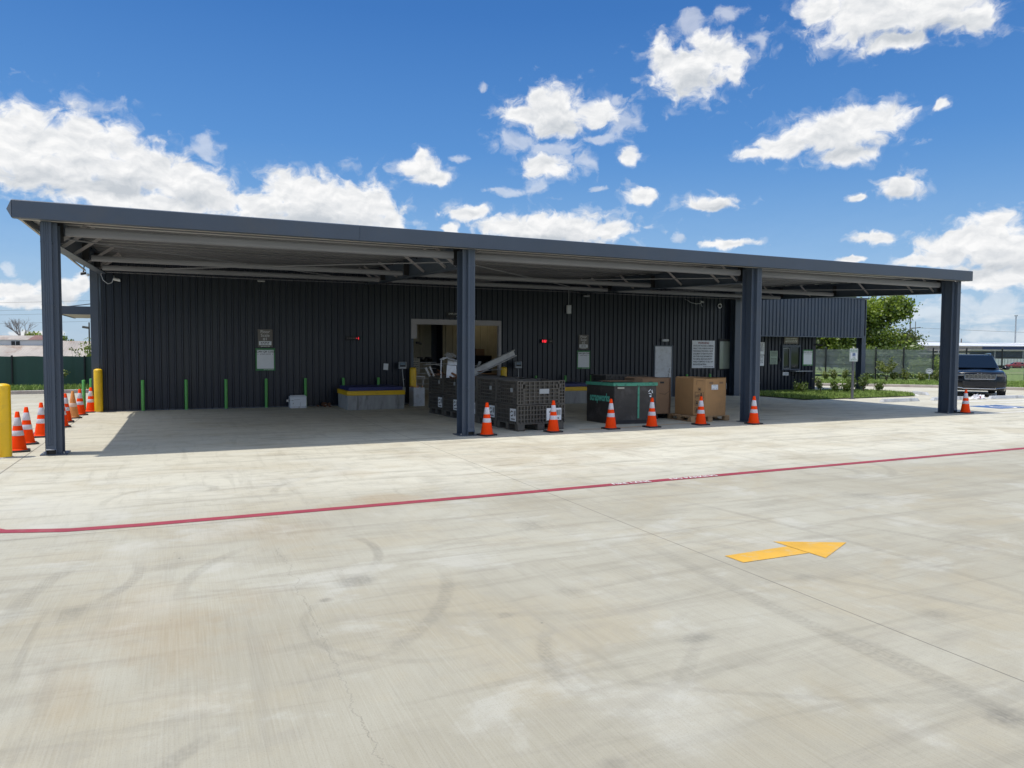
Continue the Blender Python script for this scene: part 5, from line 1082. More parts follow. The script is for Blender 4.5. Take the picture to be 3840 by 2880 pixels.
# ================================================================== CARDBOARD BOXES
def gaylord(loc, rz, wd, dp, h, ch, m, lab, marks, z0=0.145):
    t = thing('cardboard_bin', lab, 'cardboard box', loc, rz, 'octagonal cardboard bins')
    oc = [(-wd / 2 + ch, -dp / 2), (wd / 2 - ch, -dp / 2), (wd / 2, -dp / 2 + ch), (wd / 2, dp / 2 - ch), (wd / 2 - ch, dp / 2), (-wd / 2 + ch, dp / 2), (-wd / 2, dp / 2 - ch), (-wd / 2, -dp / 2 + ch)]
    inn = [(x * 0.975, y * 0.975) for x, y in oc]; n = 8
    mb = MB(); bul = 1.012
    vs = [(x, y, z0) for x, y in oc] + [(x * bul, y * bul, z0 + h * 0.45) for x, y in oc] + [(x, y, z0 + h + 0.012 * ((i * 7) % 3 - 1)) for i, (x, y) in enumerate(oc)] + [(x, y, z0 + h + 0.012 * ((i * 7) % 3 - 1)) for i, (x, y) in enumerate(inn)] + [(x, y, z0 + 0.3) for x, y in inn]
    fs = []
    for i in range(n):
        j = (i + 1) % n
        for k in range(4): fs.append((k * n + i, k * n + j, (k + 1) * n + j, (k + 1) * n + i))
    fs.append(tuple(range(n))[::-1]); fs.append(tuple(4 * n + i for i in range(n)))
    mb.add(vs, fs); mb.build('carton', m, t, fix=False)
    y = -dp / 2 * bul - 0.004
    mb = MB()
    for x in (-wd * 0.14, wd * 0.17): mb.box(x - 0.06, y, z0 + h - 0.145, x + 0.06, y + 0.006, z0 + h - 0.095)
    mb.build('hand_hole', M['card2'] if marks else M['ink'], t)
    if marks:
        cx, cy = -wd / 2 + ch / 2, -dp / 2 + ch / 2
        fr = Matrix.Translation((cx * bul, cy * bul, 0)) @ Matrix.Rotation(R(-45), 4, 'Z') @ Matrix.Translation((0, -0.012, 0))
        mk = MB()
        def bx(x0, x1, a, b, th=0.006):
            for q in ((x0, x1, a, a + th), (x0, x1, b - th, b), (x0, x0 + th, a, b), (x1 - th, x1, a, b)): mk.box(q[0], -0.001, z0 + q[2], q[1], 0.0, z0 + q[3], fr)
        bx(-0.11, 0.11, 0.08, 0.22); bx(-0.11, 0.11, 0.27, 0.41); bx(-0.11, 0.11, 0.46, 0.62); bx(-0.035, 0.035, 0.65, 0.73)
        for (x, a, b) in ((-0.06, 0.11, 0.19), (0.045, 0.11, 0.19), (-0.06, 0.30, 0.38), (0.045, 0.30, 0.38), (0.045, 0.49, 0.59)):
            mk.box(x - 0.026, -0.001, z0 + a, x + 0.026, 0, z0 + b - 0.05, fr); mk.box(x - 0.018, -0.001, z0 + b - 0.035, x + 0.018, 0, z0 + b, fr)
        for k in range(4): mk.box(-0.09 + 0.025 * k, -0.001, z0 + 0.49, -0.08 + 0.025 * k, 0, z0 + 0.53 + 0.012 * k, fr)
        mk.box(-0.075, -0.001, z0 + 0.80, -0.069, 0, z0 + 0.92, fr); mk.box(-0.069, -0.001, z0 + 0.914, 0.10, 0, z0 + 0.92, fr); mk.box(-0.02, -0.001, z0 + 0.68, 0.02, 0, z0 + 0.71, fr)
        mk.build('handling_marks', M['ink'], t)
        s = MB().box(-0.15, y - 0.002, z0 + 0.68, 0.07, y + 0.004, z0 + 0.81).build('shipping_label', M['white'], t)
        mk = MB(); mk.box(-0.13, y - 0.003, z0 + 0.695, -0.05, y - 0.0021, z0 + 0.705); mk.box(0.0, y - 0.003, z0 + 0.695, 0.04, y - 0.0021, z0 + 0.705); mk.box(-0.11, y - 0.003, z0 + 0.785, 0.0, y - 0.0021, z0 + 0.79); mk.build('print', M['ink'], s)
        fr = Matrix.Translation((-cx * bul, cy * bul, 0)) @ Matrix.Rotation(R(45), 4, 'Z') @ Matrix.Translation((0, -0.010, 0))
        MB().box(-0.07, -0.002, z0 + 0.68, 0.08, 0, z0 + 0.84, fr).build('shipping_label', M['white'], t); MB().box(-0.08, -0.002, z0 + 0.32, 0.06, 0, z0 + 0.42, fr).build('green_tag', M['greensheet'], t)
    else:
        mb = MB(); mb.tube([(wd * 0.1, y - 0.002, z0 + 0.55), (wd * 0.25, y - 0.002, z0 + 0.52), (wd * 0.36, y - 0.002, z0 + 0.60)], 0.004, 5); mb.build('scuff', M['ink'], t)
    return t
def pallet(loc, rz, lab, m, s=0.62, sy=0.55):
    t = thing('pallet', lab, 'pallet', loc, rz, 'pallets under the cardboard bins')
    mb = MB()
    for i in range(7): y = -sy + i * (2 * sy - 0.09) / 6; mb.box(-s, y, 0.118, s, y + 0.09, 0.14)
    mb.build('deck_boards', m, t, bevel=0.003)
    mb = MB()
    for x in (-s, -0.07, s - 0.14):
        for y in (-sy, -0.07, sy - 0.14): mb.box(x, y, 0.02, x + 0.14, y + 0.14, 0.098)
    mb.build('blocks', m, t, bevel=0.003)
    mb = MB()
    for x in (-s, -0.07, s - 0.14): mb.box(x, -sy, 0.0, x + 0.14, sy, 0.0195); mb.box(x + 0.001, -sy, 0.0985, x + 0.139, sy, 0.1175)
    mb.build('stringers', m, t, bevel=0.003)
pallet((14.62, 1.10, 0), R(-1), 'wooden pallet under the front cardboard bin', M['wood'])
gaylord((14.75, 1.15, 0), R(3), 1.12, 1.16, 0.98, 0.22, M['card'], 'tan octagonal cardboard bin with handling marks and a white label', True)
pallet((13.64, 2.0, 0), R(0), 'black plastic pallet under the darker cardboard bin', M['black'], 0.5, 0.4)
gaylord((13.62, 1.98, 0), R(-5), 1.12, 0.86, 0.96, 0.16, M['card2'], 'darker brown cardboard bin behind the tan one', False)

# ================================================================== INSIDE THE DOORWAY
t = thing('notice_board', 'pale notice board with lines of text inside the doorway', 'notice board', (9.75, 11.4, 0))
MB().box(-0.30, -0.01, 0.98, 0.30, 0.01, 1.50).build('board', M['tan'], t)
lines(MB(), -0.24, 0.24, (1.44, 1.34, 1.27, 1.20, 1.11, 1.03), -0.0105, 0.022).build('print', M['ink'], t)
mb = MB(); mb.tube([(-0.2, 0.05, 0.98), (-0.26, 0.2, 0)], 0.012, 6); mb.tube([(0.2, 0.05, 0.98), (0.26, 0.2, 0)], 0.012, 6); mb.build('easel', M['steel'], t)
t = thing('steel_stool', 'bent steel stool frame with a pale seat inside the doorway', 'stool', (9.62, 10.2, 0))
MB().box(-0.16, -0.16, 0.86, 0.2, 0.16, 0.90).build('seat', M['whitep'], t, bevel=0.01)
for (a, b) in (((-0.14, -0.14), (-0.04, -0.2)), ((0.18, -0.14), (-0.02, -0.2)), ((-0.14, 0.14), (-0.2, 0.2)), ((0.18, 0.14), (0.25, 0.2))): MB().tube([(a[0], a[1], 0.86), (b[0], b[1], 0)], 0.014, 6).build('leg', M['steel'], t)
t = thing('wire_rack', 'dark wire shelf rack loaded with bits inside the doorway', 'rack', (9.85, 12.2, 0))
mb = MB()
for x in (0, 1.1):
    for y in (0, 0.5): mb.box(x, y, 0, x + 0.03, y + 0.03, 1.35)
mb.build('uprights', M['ink'], t)
for z in (0.3, 0.5, 0.7, 0.9, 1.1, 1.33):
    mb = MB(); mb.box(0.031, 0.0, z, 1.099, 0.03, z + 0.012); mb.box(0.031, 0.5, z, 1.099, 0.53, z + 0.012)
    for q in range(10): mb.box(0.06 + q * 0.11, 0.031, z, 0.066 + q * 0.11, 0.499, z + 0.006)
    mb.build('shelf', M['steel'], t)
mb = MB()
for q in range(12): x = rng.uniform(0.05, 0.9); mb.box(x, 0.1, 1.346, x + rng.uniform(.06, .2), 0.4, 1.346 + rng.uniform(.05, .22))
tag(mb.build('rack_clutter', M['black'], None), 'dark odds and ends heaped on the wire rack', 'clutter', None, 'stuff').location = (9.85, 12.2, 0)
tag(MB().box(12.0, 11.0, 0.0, 13.2, 12.0, 0.92).build('wooden_crate', M['card2'], bevel=0.01), 'large brown crate inside behind the channel beam', 'crate')
t = thing('dark_cabinet', 'dark shelf cabinet inside at the right of the doorway', 'cabinet', (11.95, 12.4, 0))
mb = MB(); mb.box(0, 0, 0, 0.05, 0.5, 1.6); mb.box(1.35, 0, 0, 1.40, 0.5, 1.6); mb.box(0.051, 0, 1.55, 1.349, 0.5, 1.6); mb.box(0.051, 0.45, 0, 1.349, 0.5, 1.549); mb.build('carcass', M['ink'], t)
for z in (0.95, 1.25): MB().box(0.051, 0, z, 1.349, 0.449, z + 0.03).build('shelf', M['ink'], t)
for (x, z0, s, lab, m) in ((12.1, 1.601, 0.32, 'left cardboard box on top of the dark cabinet', 'card2'), (12.7, 1.601, 0.36, 'right cardboard box on top of the dark cabinet', 'card2')): tag(MB().box(x, 12.45, z0, x + s, 12.8, z0 + 0.26).build('carton', M[m], bevel=0.005), lab, 'cardboard box')

# ================================================================== VEHICLES
def make_suv(lab, paint, cat='suv', grille=True, group=None, glass=None, detail=True):
    t = thing('parked_car', lab, cat, (0, 0, 0), 0, group)
    glass = glass or M['glass']
    ST = [(0.0, [(.72, .30), (.82, .52), (.80, .80), (.70, .985), (0, 1.02)]), (0.07, [(.84, .26), (.92, .52), (.90, .84), (.80, 1.02), (0, 1.055)]), (0.35, [(.92, .25), (.975, .55), (.965, .88), (.86, 1.06), (0, 1.10)]),
          (0.8, [(.94, .25), (.99, .6), (.98, .92), (.88, 1.09), (0, 1.135)]), (1.3, [(.94, .25), (.985, .6), (.975, .96), (.88, 1.12), (0, 1.165)]), (4.5, [(.94, .27), (.98, .6), (.97, 1.0), (.88, 1.13), (0, 1.16)]), (4.85, [(.86, .34), (.92, .6), (.9, .96), (.8, 1.08), (0, 1.1)])]
    mb = MB(); n = 9
    for y, p in ST:
        full = p + [(-x, z) for x, z in p[-2::-1]]
        mb.v += [(x, y + (0.05 * abs(x) ** 2 if y < 0.3 else 0), z) for x, z in full]
    for i in range(len(ST) - 1):
        for j in range(n - 1): mb.f.append((i * n + j, i * n + j + 1, (i + 1) * n + j + 1, (i + 1) * n + j))
        mb.f.append((i * n + n - 1, i * n, (i + 1) * n, (i + 1) * n + n - 1))
    mb.f.append(tuple(range(n))); mb.f.append(tuple((len(ST) - 1) * n + j for j in range(n))[::-1])
    b = mb.build('body', paint, t, smooth=True, bevel=0.03)
    # cabin
    G_ = [(1.18, .80, 1.10, 1.10), (2.02, .635, 1.10, 1.70), (2.5, .64, 1.1, 1.735), (3.9, .63, 1.1, 1.72), (4.25, .62, 1.1, 1.66), (4.72, .74, 1.08, 1.08)]
    mb = MB()
    for (y, hw, zb, zt) in G_: mb.v += [(-.84, y, zb - 0.03), (-hw, y, zt), (hw, y, zt), (.84, y, zb - 0.03)]
    for i in range(len(G_) - 1):
        for j in range(3): mb.f.append((i * 4 + j, i * 4 + j + 1, (i + 1) * 4 + j + 1, (i + 1) * 4 + j))
    c = mb.build('cabin', paint, t, smooth=True, bevel=0.08)
    mb = MB(); mb.add([(-.745, 1.20, 1.165), (.745, 1.20, 1.165), (.60, 1.965, 1.69), (-.60, 1.965, 1.69)], [(0, 1, 2, 3)])
    for i in range(4): x, y, z = mb.v[i]; mb.v[i] = (x, y - 0.022, z + 0.022)
    mb.build('windshield', glass, t, fix=False)
    for s in (-1, 1):
        mb = MB()
        q = lambda y, z: (s * (.84 - (z - 1.07) * .335 + 0.008), y, z)
        for (ya, yb, yc, yd) in ((1.62, 2.55, 2.55, 2.12), (2.62, 3.55, 3.55, 2.62), (3.62, 4.35, 4.15, 3.62)):
            mb.add([q(ya, 1.15), q(yb, 1.15), q(yc, 1.62), q(yd, 1.62)], [(0, 1, 2, 3)])
        mb.build('side_window', glass, t)
        mb = MB(); mb.tube([(s * .60, 2.2, 1.735), (s * .60, 2.35, 1.785), (s * .60, 3.9, 1.775), (s * .60, 4.1, 1.71)], 0.018, 6); mb.build('roof_rail', M['chrome'], t)
        mb = MB(); mb.lathe([(0.004, -0.075), (0.09, -0.06), (0.11, 0), (0.09, 0.06), (0.004, 0.075)], 12); mb.v = [(x * 1.15 + s * 1.09, y * 0.7 + 1.55, z + 1.17) for x, y, z in mb.v]; mb.beam((s * .86, 1.55, 1.12), (s * 1.02, 1.55, 1.15), 0.05, 0.05); mb.build('mirror', paint, t, smooth=True)
        for y in (0.95, 3.85):
            ring = MB(); ring.prism([(0.385 * math.cos(R(a)), 0.385 * math.sin(R(a))) for a in range(0, 360, 15)], lambda a, b_: (s * 0.74, y + a, 0.385 + b_), lambda a, b_: (s * 0.985, y + a, 0.385 + b_)); w_ = ring.build('wheel', M['rubber'], t, bevel=0.02)
            rm = MB(); rm.prism([(0.25 * math.cos(R(a)), 0.25 * math.sin(R(a))) for a in range(0, 360, 15)], lambda a, b_: (s * 0.97, y + a, 0.385 + b_), lambda a, b_: (s * 0.992, y + a, 0.385 + b_)); rm.build('rim', M['chrome'], w_)
        mb = MB(); mb.add([(s * .53, -0.012 + .05 * .28, .90), (s * .86, 0.055, .885), (s * .885, 0.09, .955), (s * .80, 0.03, .985), (s * .53, -0.005, .98)], [(0, 1, 2, 3, 4)])
        for i in range(5): x, y, z = mb.v[i]; mb.v[i] = (x, y - 0.02, z - 0.03)
        mb.build('headlight', M['headlamp'], t)
    mb = MB(); mb.box(-.60, -0.005, .44, .60, 0.03, .64); mb.box(-.34, -0.012, .655, .34, 0.02, .70); mb.build('lower_intake', M['ink'], t, bevel=0.01)
    if grille:
        g = MB().box(-.545, -0.03, .755, .545, 0.0, .935).build('grille', M['ink'], t, bevel=0.01)
        for k in range(7):
            x = -.455 + k * .152; mb = MB()
            mb.box(x - .062, -0.042, .765, x + .062, -0.031, .775); mb.box(x - .062, -0.042, .915, x + .062, -0.031, .925); mb.box(x - .062, -0.042, .776, x - .053, -0.031, .914); mb.box(x + .053, -0.042, .776, x + .062, -0.031, .914)
            for q in range(4): mb.beam((x - .05, -0.036, .79 + q * .033), (x, -0.036, .806 + q * .033), 0.005, 0.005); mb.beam((x, -0.036, .806 + q * .033), (x + .05, -0.036, .79 + q * .033), 0.005, 0.005)
            mb.build('slot', M['chrome'], g)
        mb = MB(); mb.tube([(-.56, -0.03, .93), (-.54, -0.04, .745), (-.50, -0.045, .735), (.50, -0.045, .735), (.54, -0.04, .745), (.56, -0.03, .93)], 0.011, 6); mb.build('grille_trim', M['chrome'], t)
        mb = MB(); text_into(mb, 'Jeep', 0.10, Matrix.Translation((0, 0.03, 1.005)) @ Matrix.Rotation(R(62), 4, 'X'), bold=0.04); mb.build('badge', M['chrome'], t)
    mb = MB(); mb.tube([(-.90, 0.10, .40), (-.62, 0.0, .365), (-.56, -0.02, .345), (.56, -0.02, .345), (.62, 0.0, .365), (.90, 0.10, .40)], 0.022, 8); mb.build('bumper_trim', M['chrome'], t)
    return t
suv = make_suv('shiny black SUV with chrome grille parked beyond the far right post', M['carpaint'])
suv.location = (31.83, 4.72, 0); suv.rotation_euler = (0, 0, R(-51))
s2 = make_suv('dark grey vehicle cut off by the right edge of the picture', M['greypaint'])
s2.location = (35.85, 3.0, 0); s2.rotation_euler = (0, 0, R(-45))
s3 = make_suv('distant white pickup standing in front of the warehouse', M['whitecar'], 'pickup', False); s3.location = (182.4, 118, drop(182, 118)); s3.rotation_euler = (0, 0, R(-20))
s4 = make_suv('distant black car beside the white pickup at the warehouse', M['greypaint'], 'car', False); s4.location = (186, 115.6, drop(186, 116)); s4.rotation_euler = (0, 0, R(-60))
s5 = make_suv('distant red SUV parked in front of the white trailers', M['redcar'], 'suv', False); s5.location = (226, 123.5, drop(225, 123)); s5.rotation_euler = (0, 0, R(-128))
t = thing('plastic_bag', 'crumpled white plastic bag lying on the concrete in front of the SUV', 'plastic bag', (30.55, 3.95, 0))
mb = MB(); n1, n2 = 9, 16
for i in range(n1):
    for j in range(n2):
        a = 2 * math.pi * j / n2; e = (i / (n1 - 1)) * math.pi / 2; k_ = 1 + rng.uniform(-.22, .22)
        mb.v.append((0.40 * math.cos(a) * math.cos(e) * k_ + 0.02, 0.18 * math.sin(a) * math.cos(e) * k_, 0.17 * math.sin(e) * k_ * (0.75 + 0.35 * math.cos(a * 2)) + 0.004))
for i in range(n1 - 1):
    for j in range(n2): mb.f.append((i * n2 + j, i * n2 + (j + 1) % n2, (i + 1) * n2 + (j + 1) % n2, (i + 1) * n2 + j))
mb.build('bag', M['sheet'], t)
mb = MB(); mb.add([(-.16, -.19, 0.06), (-.06, -.19, 0.05), (-.05, -.16, 0.12), (-.15, -.16, 0.13)], [(0, 1, 2, 3)]); mb.build('red_print', M['redcar'], t)

# ================================================================== PLANTS
def leaves(n, clumps, size, flat_=0.0):
    mb = MB()
    for _ in range(n):
        c, r = clumps[rng.randrange(len(clumps))]
        d = Vector((rng.gauss(0, 1), rng.gauss(0, 1), rng.gauss(0, 0.85))); d *= r * 0.62
        p = Vector(c) + d
        a = Vector((rng.gauss(0, 1), rng.gauss(0, 1), rng.gauss(0, 1))).normalized(); b = a.cross(Vector((rng.gauss(0, 1), rng.gauss(0, 1), rng.gauss(0, 1)))).normalized()
        s = size * rng.uniform(0.6, 1.4); l = s * 1.7
        if p.z < 0.01: continue
        mb.add([p - a * l / 2, p + b * s / 2 - a * l * .05, p + a * l / 2, p - b * s / 2 - a * l * .05], [(0, 1, 2, 3)])
    return mb
def tree(name, lab, loc, trunk_h, r0, ells, nclump, nleaf, size, ms, grp=None, cat='tree', cr=(0.45, 0.8)):
    t = thing(name, lab, cat, loc, 0, grp)
    mb = MB(); top = Vector((0, 0, trunk_h)); mb.tube([(0, 0, -0.1), (0.05 * trunk_h, 0, trunk_h * 0.5), top], r0, 8, r0 * 0.6)
    cl = []
    for _ in range(nclump):
        e = ells[rng.randrange(len(ells))]
        d = Vector((rng.gauss(0, 1), rng.gauss(0, 1), rng.gauss(0, 1))).normalized() * (rng.random() ** 0.4)
        p = Vector((e[0] + d.x * e[3], e[1] + d.y * e[4], e[2] + d.z * e[5]))
        cl.append((p, rng.uniform(*cr)))
    for p, r in cl[::max(1, nclump // 14)]:
        m_ = top * 0.6 + p * 0.4 + Vector((rng.uniform(-.1, .1), rng.uniform(-.1, .1), rng.uniform(-.1, .2))) * trunk_h * 0.2
        mb.tube([top * 0.8, m_, p], r0 * 0.4, 5, r0 * 0.08)
    mb.build('trunk', M['bark'], t)
    k = len(cl) // 2
    leaves(nleaf // 2, cl[:k], size).build('foliage', M[ms[0]], t, fix=False); leaves(nleaf // 2, cl[k:], size).build('foliage', M[ms[1]], t, fix=False)
    return t
GT = 'trees beyond the black fence'
tree('leafy_tree', 'tall bright green tree rising right of the soffit column', (49.3, 25.4, -0.1), 2.0, 0.22, [(0, 0, 3.2, 2.6, 2.6, 1.7), (-1.2, 0.2, 4.9, 1.7, 1.8, 1.3), (0.9, -0.4, 4.6, 1.5, 1.4, 0.9), (2.3, -1.1, 5.2, 0.8, 0.7, 0.4), (0.6, 0, 2.2, 2.6, 2.5, 1.2), (-1.5, 0.5, 3.0, 2, 2, 1.5)], 170, 26000, 0.15, ('leaf', 'leaf2'), GT)
tree('leafy_tree', 'dark tree seen under the soffit between wall and column', (44.8, 28.6, -0.1), 1.7, 0.2, [(0, 0, 3.2, 3.0, 2.5, 1.6), (1.8, -0.6, 2.4, 2.4, 2, 1.4), (-1.5, 0, 2.5, 2.4, 2, 1.5), (3.2, -1.4, 2.6, 1.6, 1.6, 1.4)], 130, 17000, 0.16, ('leaf2', 'leafo'), GT)
tree('leafy_tree', 'olive tree at the right end of the tree group before the warehouse', (51.2, 23.5, -0.1), 1.1, 0.12, [(0, 0, 2.1, 1.3, 1.3, 0.9), (0.5, -0.2, 2.6, 0.6, 0.6, 0.5)], 46, 4200, 0.12, ('leafo', 'leaf2'), GT)
tree('leafy_tree', 'low dark tree standing directly behind the fence panels', (46.0, 22.0, -0.1), 0.8, 0.1, [(0, 0, 1.2, 2.0, 1.2, 1.0), (2.2, -1.2, 1.2, 1.6, 1.2, 0.9)], 50, 4200, 0.14, ('leaf2', 'leaf2'), GT)
def shrub(name, lab, loc, h, wd, n, size, ms, grp, stems=4, tall=1.0):
    t = thing(name, lab, 'shrub', loc, 0, grp)
    mb = MB(); cl = []
    for _ in range(stems):
        a = rng.uniform(0, 6.283); r = wd * 0.5 * rng.uniform(0.3, 0.9); p = Vector((math.cos(a) * r, math.sin(a) * r, h * rng.uniform(0.55, 0.95)))
        mb.tube([(0, 0, -0.02), p * 0.5 + Vector((0, 0, 0.05 * h)), p], 0.012, 5, 0.004)
        cl += [(p, wd * 0.22), (p * 0.72, wd * 0.22), (p * 0.45 + Vector((0, 0, h * 0.1)), wd * 0.2)]
    mb.build('stem', M['bark'], t)
    leaves(n, cl, size).build('foliage', M[ms], t, fix=False)
    return t
order = ['first', 'second', 'third', 'fourth', 'fifth', 'sixth', 'seventh', 'eighth', 'ninth', 'tenth']
off = Vector((-0.45, -0.65, 0))
fsh = [(38.05, 18.2), (38.75, 17.7), (39.45, 17.2), (40.2, 16.75), (41.9, 15.85), (42.75, 15.2), (43.6, 14.5), (44.45, 13.9), (45.3, 13.2), (47.2, 11.6)]
fsx = [3083, 3118, 3158, 3202, 3326, 3370, 3418, 3472, 3523, 3830]
FL0, FL1 = Vector((37.75, 18.05, 0)), Vector((46.68, 11.83, 0))
FS = [(37.0, 17.4), (37.42, 17.12), (37.9, 16.75), (38.45, 16.3), (39.95, 15.1), (40.55, 14.75), (41.15, 14.25), (41.85, 13.75), (42.5, 13.3), (46.0, 10.9)]
for i, (x, y) in enumerate(FS):
    shrub('young_shrub', '%s young shrub from the left in the row along the black fence' % order[i], (x, y, 0.10), 0.52 + 0.08 * (i % 3), 0.42 + 0.05 * (i % 2), 520, 0.055, 'leafy', 'young shrubs along the black fence', 6)
bsh = [((26.2, 8.75), 0.52, 0.55, 'rounded shrub in front of the shelf on the recessed wall', 'leaf2'), ((26.95, 8.35), 0.72, 0.42, 'taller thin shrub at the end of the recessed wall', 'leafo'), ((27.75, 8.35), 0.50, 0.42, 'low shrub just right of the wall end, left of the parking sign', 'leaf2'), ((28.35, 8.2), 0.52, 0.55, 'spreading shrub left of the parking sign post', 'leaf2'),
       ((29.45, 8.35), 0.85, 0.62, 'tallest bed shrub in front of the soffit column', 'leaf2'), ((30.15, 8.15), 0.52, 0.50, 'shrub at the right end of the planting bed', 'leaf2'), ((28.9, 8.5), 0.6, 0.45, 'shrub directly behind the parking sign post', 'leaf2')]
for (x, y), h, wd, lab, ms in bsh: shrub('bed_shrub', lab, (x, y, 0.035), h, wd, 420, 0.05, ms, 'shrubs in the planting bed', 6)
def myrtle(loc, h, wd, lab, n):
    t = thing('crape_myrtle', lab, 'small tree', loc, 0, 'young crape myrtles')
    mb = MB(); fl = MB(); cl = []
    for k in range(15):
        a = 2 * math.pi * k / 15 + rng.uniform(-.2, .2); r = wd * 0.5 * rng.uniform(0.4, 1.05)
        tip = Vector((math.cos(a) * r, math.sin(a) * r, h * rng.uniform(0.6, 1.0) * (1.0 - 0.25 * (r / (wd * .5)) ** 2)))
        mb.tube([(math.cos(a) * 0.02, math.sin(a) * 0.02, 0), (tip.x * .25, tip.y * .25, h * 0.35), tip], 0.012, 5, 0.004)
        for q in range(6): f = 0.4 + 0.6 * q / 5; cl.append((Vector((tip.x * f, tip.y * f, h * 0.35 + (tip.z - h * 0.35) * f)), 0.09))
    mb.build('stem', M['bark'], t); leaves(n, cl, 0.06).build('foliage', M['leafy'], t, fix=False)
    return t
myrtle((39.6, 15.3, 0.1), 1.42, 1.25, 'young crape myrtle with spreading branches in front of the black fence', 1300)
myrtle((-2.9, 22.2, 0.09), 1.05, 0.8, 'young crape myrtle in front of the green screen, behind the first post', 500)
shrub('round_bush', 'rounded green bush behind the black fence near the round sign', (45.2, 16.6, 0), 1.35, 2.0, 2600, 0.085, 'leaf', 'bushes behind the black fence', 16)
shrub('dry_bush', 'dry pinkish bush behind the black fence left of the green one', (43.2, 17.6, 0), 1.25, 0.8, 700, 0.06, 'leafo', 'bushes behind the black fence', 10)
shrub('round_bush', 'green bush showing over the green screen by the building corner', (-1.6, 26.5, 0), 2.0, 1.5, 1800, 0.09, 'leafy', 'bushes behind the green screen', 12)
shrub('round_bush', 'thin bush poking over the green screen left of the building corner', (-2.65, 26.2, 0), 1.9, 0.5, 260, 0.06, 'leafo', 'bushes behind the green screen', 5)
t = thing('bare_tree', 'leafless grey tree behind the pale shed at far left', 'tree', (-12.9, 75, 0))
mb = MB()
def branch(p, d, l, r, lev):
    q = p + d * l; mb.tube([p, (p + q) / 2 + Vector((rng.uniform(-.06, .06), 0, rng.uniform(-.06, .06))) * l, q], r, 5, r * 0.6)
    if lev == 0: return
    for _ in range(3):
        nd = (d + Vector((rng.uniform(-.75, .75), rng.uniform(-.5, .5), rng.uniform(-.1, .5)))).normalized(); branch(p + d * l * rng.uniform(0.55, 1.0), nd, l * rng.uniform(0.6, 0.8), r * 0.55, lev - 1)
branch(Vector((0, 0, 0)), Vector((-0.05, 0, 1)), 2.6, 0.10, 0)
for _ in range(5): branch(Vector((-0.1, 0, 2.5)), Vector((rng.uniform(-.7, .5), rng.uniform(-.3, .3), 1)).normalized(), 1.1, 0.06, 3)
mb.build('trunk_and_branches', M['greybark'], t)
tree('leafy_tree', 'green treetop behind the red rusted roof corner at far left', (-11.9, 76, 0), 2.0, 0.12, [(0, 0, 2.9, 0.9, 0.8, 0.5)], 16, 900, 0.12, ('leafy', 'leaf'), 'trees behind the pale shed', cr=(0.25, 0.4))
tree('leafy_tree', 'small dark treetop behind the rusty roof right of the first post', (-9.2, 74, 0), 1.8, 0.1, [(0, 0, 2.5, 0.7, 0.7, 0.35)], 10, 500, 0.12, ('leaf2', 'leaf2'), 'trees behind the pale shed', cr=(0.2, 0.35))

# ================================================================== FENCES
fd = (FL1 - FL0).normalized(); fn = Vector((-fd.y, fd.x, 0))
fen = thing('mesh_fence', 'black metal mesh fence with slim posts behind the verge', 'fence')
fp = [FL0 - fd * 9.6 + fd * 0, FL0 - fd * 6.4, FL0 - fd * 3.2, FL0, FL0 + fd * 2.83, FL0 + fd * 4.38, FL0 + fd * 6.0, FL0 + fd * 7.8, FL0 + fd * 9.7, FL0 + fd * 12.5, FL0 + fd * 15.5]
for q in fp:
    mb = MB(); mb.tube([(q.x, q.y, 0), (q.x, q.y, 2.05)], 0.045, 8); p = mb.build('post', M['fenceblack'], fen)
    mb = MB(); mb.lathe([(0.05, 2.04), (0.05, 2.07), (0.03, 2.1), (0.005, 2.11)], 10, (q.x, q.y, 0)); mb.build('cap', M['fenceblack'], p)
for a, b in zip(fp, fp[1:]):
    L_ = (b - a).length; mb = MB(); k = int(L_ / 0.06)
    for i in range(1, k):
        p = a + fd * (L_ * i / k) + fn * 0.05; mb.beam((p.x, p.y, 0.12), (p.x, p.y, 1.98), 0.007, 0.007)
    for z in (0.15, 0.55, 1.05, 1.55, 1.95): mb.beam(a + fn * 0.058 + Vector((0, 0, z)), b + fn * 0.058 + Vector((0, 0, z)), 0.008, 0.008)
    mb.build('wire_panel', M['fenceblack'], fen)
def gauze(name, c, alpha):
    m = bpy.data.materials.new(name); m.use_nodes = True; k = NT(m.node_tree)
    out = k.new('ShaderNodeOutputMaterial'); b = k.new('ShaderNodeBsdfDiffuse'); tr = k.new('ShaderNodeBsdfTransparent'); mx = k.new('ShaderNodeMixShader')
    v = k.new('ShaderNodeTexCoord').outputs['Object']
    b.inputs[0].default_value = c + (1,)
    k.l.new(k.mapr(k.noise(v, 1.3, 3), 0.3, 0.7, alpha - 0.05, alpha + 0.05), mx.inputs[0]); k.l.new(tr.outputs[0], mx.inputs[1]); k.l.new(b.outputs[0], mx.inputs[2]); k.l.new(mx.outputs[0], out.inputs[0])
    return m
M['gauze'] = gauze('dark_mesh_screen', (0.42, 0.46, 0.45), 0.52)
M['gauze2'] = gauze('open_mesh_screen', (0.42, 0.46, 0.45), 0.12)
for i, (a, b) in enumerate(zip(fp, fp[1:])):
    a2 = a + fn * 0.07; b2 = b + fn * 0.07
    mb = MB(); mb.add([(a2.x, a2.y, 0.52), (b2.x, b2.y, 0.52), (b2.x, b2.y, 1.97), (a2.x, a2.y, 1.97)], [(0, 1, 2, 3)]); mb.build('screen', M['gauze'] if i < 6 else M['gauze2'], fen, fix=False)
gf = thing('screened_fence', 'low fence covered with dark green screen fabric at left', 'fence')
